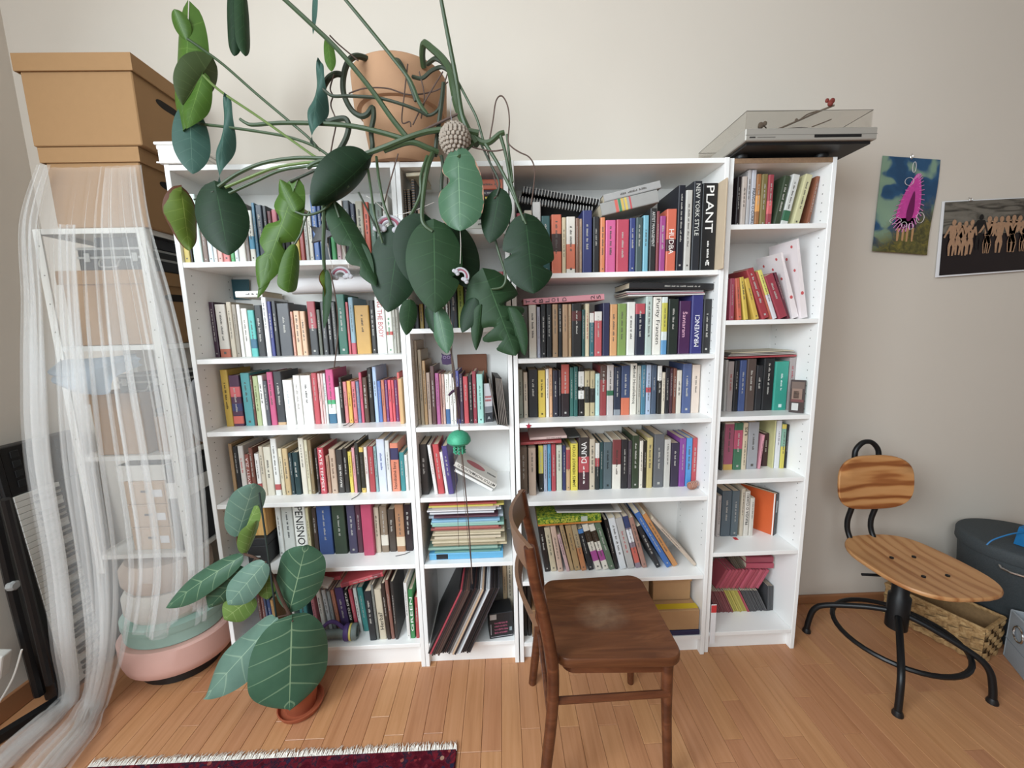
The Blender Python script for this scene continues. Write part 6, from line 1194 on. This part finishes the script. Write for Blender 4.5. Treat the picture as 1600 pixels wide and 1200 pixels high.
# crumpled cloth folder sticking out
q = N('blue_grey_cloth'); q.b.inputs['Base Color'].default_value = lin('98a2ac'); q.set(.7); BGC = q.m
t = thing('cloth_sleeve', 'crumpled blue-grey sleeve sticking out of the rack to the left', 'sleeve', (0, 0, 0))
def pxs(l, Y): return [atY(u, v, Y) for u, v in l]
top = [atY(80, 575, -.10), atY(100, 562, -.06), atY(140, 560, -.03), atY(185, 556, .0), atY(215, 552, .04)]; mid = [atY(84, 588, -.115), atY(110, 590, -.12), atY(140, 580, -.10), atY(185, 568, -.03), atY(222, 560, .02)]; low = [atY(95, 603, -.12), atY(125, 614, -.14), atY(170, 615, -.15), atY(180, 590, -.13), atY(224, 570, -.0)]
def strip(a, b, nm, off=0):
    A_, B_ = smooth_path(a, 5), smooth_path(b, 5); n = len(A_); vs = []
    for k in range(7):
        s = k/6; vs += [A_[i].lerp(B_[i], s)+Vector((0, -.016*math.sin(PI*s)+off, 0)) for i in range(n)]
    return MB().add(vs, [(k*n+i, k*n+i+1, (k+1)*n+i+1, (k+1)*n+i) for k in range(6) for i in range(n-1)]).build(nm, BGC, t, True)
strip(top, mid, 'upper_fold'); strip(mid, low, 'lower_flap', -.002)
# small boxes with drawers, cup, lower cartons
WB = mat('white_tray', 'dcd8d0', .6); DB = mat('beige_drawer', 'c2a68a', .7)
t = thing('white_tray', 'white tray on top of three beige drawer boxes, behind curtain', 'tray', (-.262, .11, .868)); MB().box(-.095, .095, -.1, .1, 0, .006).box(-.095, .095, -.1, -.096, .006, .062).box(-.095, .095, .096, .1, .006, .062).box(-.095, -.091, -.096, .096, .006, .062).box(.091, .095, -.096, .096, .006, .062).build('tray', WB, t)
for k in range(3):
    z = .5765+.097*k; t = thing('drawer_box', 'beige drawer box, %s of three under the white tray' % ('lowest', 'middle', 'topmost')[k], 'box', (-.255, .11, z), group='drawer boxes on the rack')
    MB().box(-.08, .08, -.1, .1, 0, .0945, c=.002).build('case', DB, t); MB().box(-.072, .072, -.1025, -.1002, .008, .086, c=.001).build('drawer_front', DB, t); MB().box(-.015, .015, -.105, -.1028, .05, .058).build('pull', mat('dark_hole', '4a4744'), t); MB().box(.03, .065, -.1034, -.1028, .03, .06).build('label_print', mat('white_paper', 'e9e8ea'), t)
t = thing('dark_vase', 'dark grey faceted cup standing in the white tray, behind curtain', 'cup', (-.285, .10, .8745)); MB().lathe([(.001, 0), (.04, 0), (.05, .025), (.048, .05), (.032, .076), (.028, .076), (.044, .05), (.046, .03), (.001, .006)], 9).build('cup', mat('dark_ceramic', '3c4450', .5), t)
t, hx, hy, h = carton('black and white product carton beside the drawer boxes', -.158, -.095, -.005, .24, .576, .93, mat('black_card', '242528')); MB().box(-hx-.0006, hx+.0008, -hy-.0006, hy, h*.62, h*.80).build('white_band', WB, t); mb = MB()
carton('brown carton on the middle rack shelf, right side', -.19, -.095, .02, .25, .9788, 1.12, mat('brown_card', '8a6848'))
t = thing('plastic_bag', 'grey crumpled plastic bag hanging at right side of rack', 'bag', (-.045, .07, 1.02)); mb = MB().ball((0, 0, .11), .1, 14, 12, (.26, .6, 1.3)); rr = random.Random(4); mb.v = [(x*(1+.25*math.sin(31*z+7*y)), y*(1+.12*math.sin(23*z)), z) for x, y, z in mb.v]
q = N('grey_film'); tr = q.t.nodes.new('ShaderNodeBsdfTransparent'); mx = q.t.nodes.new('ShaderNodeMixShader'); mx.inputs[0].default_value = .55; q.b.inputs['Base Color'].default_value = lin('a8a8aa'); q.set(.25); q.t.links.new(tr.outputs[0], mx.inputs[1]); q.t.links.new(q.b.outputs[0], mx.inputs[2]); q.t.links.new(mx.outputs[0], q.t.nodes['Material Output'].inputs['Surface'])
mb.build('film', q.m, t, True)
# round fabric boxes at the bottom
PK = mat('pink_fabric', 'd8aca0', .85, var=.06, scale=14); MT = mat('mint_fabric', '9cb8ac', .85); LACE = mat('white_boucle', 'd4cec4', .95, var=.12, scale=90, bump=.6); BG = mat('beige_fabric', 'c8b4a4', .9)
cxy = (-.283, .085)
t = thing('plinth', 'low black plinth added in the shadow under the pink round box', 'plinth', (*cxy, .0005)); MB().lathe([(.001, 0), (.14, 0), (.145, .004), (.145, .05), (.001, .0505)], 32, sy=.84).build('disc', BLACKP, t, True)  # added black support, stands in for the dark shadow below the box
t = thing('round_box', 'large pink round storage box at the bottom of the rack', 'box', (*cxy, .0516)); MB().lathe([(.001, 0), (.172, 0), (.195, .014), (.206, .05), (.208, .130), (.2, .138), (.001, .138)], 40, sy=.84).build('body', PK, t, True)
t = thing('round_box', 'mint green round box stacked on the pink one', 'box', (*cxy, .1902)); MB().lathe([(.001, 0), (.175, 0), (.182, .006), (.182, .08), (.175, .086), (.001, .086)], 40, sy=.84).build('body', MT, t, True); MB().lathe([(.186, .055), (.187, .06), (.187, .085), (.178, .09), (.001, .0905)], 40, sy=.84).build('lid', MT, t, True)
t = thing('cushion', 'white textured round cushion on the mint box', 'cushion', (cxy[0], cxy[1], .2812)); MB().lathe([(.001, 0), (.15, 0), (.168, .03), (.168, .09), (.15, .12), (.001, .125)], 36, sy=.84).build('cover', LACE, t, True)
t = thing('cushion', 'beige round cushion on top of the white textured one', 'cushion', (cxy[0], cxy[1], .4066)); MB().lathe([(.001, 0), (.145, 0), (.162, .03), (.162, .085), (.14, .115), (.001, .12)], 36, sy=.84).build('cover', BG, t, True)
# white moulded box on the bookcase corner
t = thing('white_box', 'white wooden box with moulded edge on top of left-end bookcase corner', 'box', (-.018, -.012, 2.0205))
MB().box(.008, .118, .006, .27, 0, .045, c=.002).build('body', mat('white_gloss', 'efece8', .3), t)
vs = []; prof = [(.012, .046), (.006, .050), (.001, .058), (.0, .066), (.006, .072), (.012, .074)]
mb = MB().box(.0, .126, 0, .276, .0602, .0702, c=.003).box(.005, .121, .004, .272, .0452, .060, c=.003); mb.build('moulded_lid', MATS['white_gloss'], t)
MB().box(.004, .124, .0, .0035, -.0, .0045).build('foot_rail', MATS['white_gloss'], t)
# ------------------------------------------------------------------ keyboard standing on end, folded stand
t = thing('digital_piano', 'black digital keyboard standing on end against the left wall', 'keyboard', (-.617, -.085, .006), (0, math.radians(-3.7), 0))
# local: z along the length, y depth, face towards +x at x=0
MB().box(-.075, -.014, 0, .31, 0, 1.03, c=.006).build('body', BLACKP, t)
MB().box(-.0139, .0, .0, .022, 0, 1.03, c=.003).build('front_edge', BLACKP, t)
MB().box(-.0139, -.004, .0225, .31, .845, 1.03, c=.003).build('button_panel', BLACKP, t)
MB().box(-.0139, -.004, .18, .31, .0, .844, c=.003).build('control_panel', BLACKP, t)
wk = MB().box(-.013, .001, 0, .152, .0004, .0226, c=.001).mesh('white_key'); wk.materials.append(mat('key_white', 'd8d5ce', .35)); bk = MB().box(.0012, .011, .058, .152, -.006, .006, c=.0015).mesh('black_key'); bk.materials.append(BLACKP)
for k in range(35):
    o = link('white_key', wk, t); o.location = (0, .0235, .842-.0236*(k+1))
    if k % 7 not in (2, 6) and k < 34: o = link('black_key', bk, t); o.location = (0, .0235, .842-.0236*(k+1))
bt = MB().box(0, .003, 0, .026, 0, .026, c=.001).mesh('button'); bt.materials.append(mat('button_black', '1e2022', .35))
for a in range(4):
    for b in range(4): o = link('button', bt, t); o.location = (-.0039, .05+.05*a, .87+.038*b)
t = thing('keyboard_stand', 'black folded keyboard stand leaning by the left wall', 'stand')
MB().tube([atZ(-14, 1160, .022), atZ(92, 1094, .022)], .021, 4).build('floor_bar', BLACKM, t)
MB().tube([atY(62, 1085, -.115), atY(22, 930, -.17), atY(-14, 770, -.22)], .0165, 8).build('upright', BLACKM, t, True)
MB().tube([atY(78, 1068, -.13), atY(48, 940, -.18), atY(8, 780, -.24)], .0125, 8).build('upright', BLACKM, t, True)
p = atY(20, 915, -.185); MB().lathe([(.012, -.012), (.017, -.008), (.017, .008), (.012, .012)], 8, M=Matrix.Translation(p) @ Matrix.Rotation(PI/2, 4, 'Y')).build('knob', mat('grey_plastic', '9a9a98', .5), t)
t = thing('white_cable', 'white cable hanging by the left wall at lower left', 'cable'); MB().tube(smooth_path([atY(48, 900, -.02), atY(50, 930, -.02), atY(44, 950, -.03)], 4), .003, 6).build('lead', mat('white_plastic', 'd4d2cc', .4), t); MB().tube(smooth_path([atY(34, 1015, -.22), atY(20, 1060, -.22), atY(-6, 1105, -.22)], 4), .003, 6).build('lead', MATS['white_plastic'], t)
t = thing('power_adapter', 'white plastic adapter at the lower left picture edge', 'adapter', atY(-8, 1048, -.23), (0, .25, .2)); MB().box(-.06, .03, -.02, .02, -.02, .07, c=.006).build('housing', MATS['white_plastic'], t)
# ------------------------------------------------------------------ sheer curtain
q = N('sheer_voile'); q.b.inputs['Base Color'].default_value = lin('e9e9e8'); q.set(.9, spec=.1)
tl = q.t.nodes.new('ShaderNodeBsdfTranslucent'); tl.inputs[0].default_value = lin('eceae6'); m1 = q.t.nodes.new('ShaderNodeMixShader'); m1.inputs[0].default_value = .45; q.t.links.new(q.b.outputs[0], m1.inputs[1]); q.t.links.new(tl.outputs[0], m1.inputs[2])
tr = q.t.nodes.new('ShaderNodeBsdfTransparent'); m2 = q.t.nodes.new('ShaderNodeMixShader'); m2.inputs[0].default_value = .25; q.t.links.new(tr.outputs[0], m2.inputs[1]); q.t.links.new(m1.outputs[0], m2.inputs[2]); q.t.links.new(m2.outputs[0], q.t.nodes['Material Output'].inputs['Surface']); VOILE = q.m
CG = [[(72, 262, -.030), (120, 262, -.034), (170, 260, -.036), (222, 258, -.036)], [(50, 352, -.045), (105, 354, -.052), (165, 355, -.056), (238, 352, -.05)], [(58, 470, -.07), (110, 472, -.08), (175, 470, -.085), (272, 466, -.06)], [(62, 580, -.13), (120, 590, -.17), (190, 590, -.15), (300, 580, -.09)],
      [(70, 715, -.16), (130, 722, -.175), (210, 720, -.16), (320, 708, -.10)], [(96, 870, -.18), (150, 880, -.18), (230, 878, -.18), (332, 862, -.11)], [(108, 990, -.19), (160, 1000, -.20), (215, 1000, -.20), (328, 968, -.12)]]
def fpt(u, v): p = atZ(u, v, .014); return p
CT = [[(118, 1082), (150, 1092), (182, 1098), (238, 1058)], [(75, 1118), (122, 1136), (168, 1138), (216, 1098)], [(26, 1160), (86, 1174), (150, 1166), (206, 1116)], [(-20, 1206), (58, 1208), (130, 1196), (202, 1126)]]
GR = [[atY(*q_) for q_ in r_] for r_ in CG]; GT = [[fpt(*q_) for q_ in r_] for r_ in CT]
def cubic(a, b, c, d, t): return .5*((2*b)+(c-a)*t+(2*a-5*b+4*c-d)*t*t+(3*b-a-3*c+d)*t**3)
def surf(R, u, v):
    n = len(R)-1; s = min(n-1e-6, max(0, v*n)); i = int(s); f_ = s-i
    def col(r): 
        m = len(r)-1; t_ = min(m-1e-6, max(0, u*m)); k = int(t_); g_ = t_-k; return cubic(r[max(0, k-1)], r[k], r[k+1], r[min(m, k+2)], g_)
    return cubic(col(R[max(0, i-1)]), col(R[i]), col(R[i+1]), col(R[min(n, i+2)]), f_)
def curtain_panel(u0, u1, v0, v1, R, nm, par, nf, amp, ax, ph=0.0, nu=120, nv=70, off=0.0, hem=0, lift=0):
    vs = []; nr = len(R)-1
    for j in range(nv+1):
        v = v0+(v1-v0)*j/nv
        for i in range(nu+1):
            uu = i/nu; u = u0+(u1-u0)*uu; vv = min(1, v-(hem*(.5+.5*math.sin(9*uu+1.3))*(j/nv) if hem else 0))
            p = surf(R, u, vv); ga = min(1, .15+vv*nr/6*1.5); phi = 2*PI*(nf*uu+ph)+.7*math.sin(2.3*vv+5*uu)+.5*math.sin(7*uu)
            dn = 1 if vv*nr < nr else 1
            p = p+Vector((ax*ga*math.sin(2*phi+.6), -off-amp*ga*(1+math.sin(phi)), 0))
            if lift and vv*nr > 6: k_ = min(1, (vv*nr-6)); p.z = max(.004, p.z)+k_*lift*(1+math.sin(phi*1.3+3*uu))*.5
            vs.append(p)
    fs = [(j*(nu+1)+i, (j+1)*(nu+1)+i, (j+1)*(nu+1)+i+1, j*(nu+1)+i+1) for j in range(nv) for i in range(nu)]
    return MB().add(vs, fs).build(nm, VOILE, par, True)
t = thing('sheer_curtain', 'white sheer curtain draped over the rack in the left corner, trailing on floor', 'curtain')
RF = GR+GT; nF = len(RF)-1; vk = (len(GR)-1)/nF
curtain_panel(0, .60, 0, 1, RF, 'trailing_panel', t, 5, .014, .012, nv=110, lift=.035)
curtain_panel(.60, 1, 0, 1, GR, 'side_panel', t, 5, .012, .010, .3, hem=.06)
curtain_panel(0, .16, 0, 1, RF, 'gathered_fold', t, 3, .014, .014, .2, nu=60, nv=110, off=.022, lift=.03)
curtain_panel(.34, .50, .10, 1, RF, 'gathered_fold', t, 3, .014, .012, .5, nu=60, nv=110, off=.024, lift=.045)
curtain_panel(.70, .97, .02, 1, GR, 'gathered_fold', t, 4, .014, .014, .1, nu=90, off=.02, hem=.14)
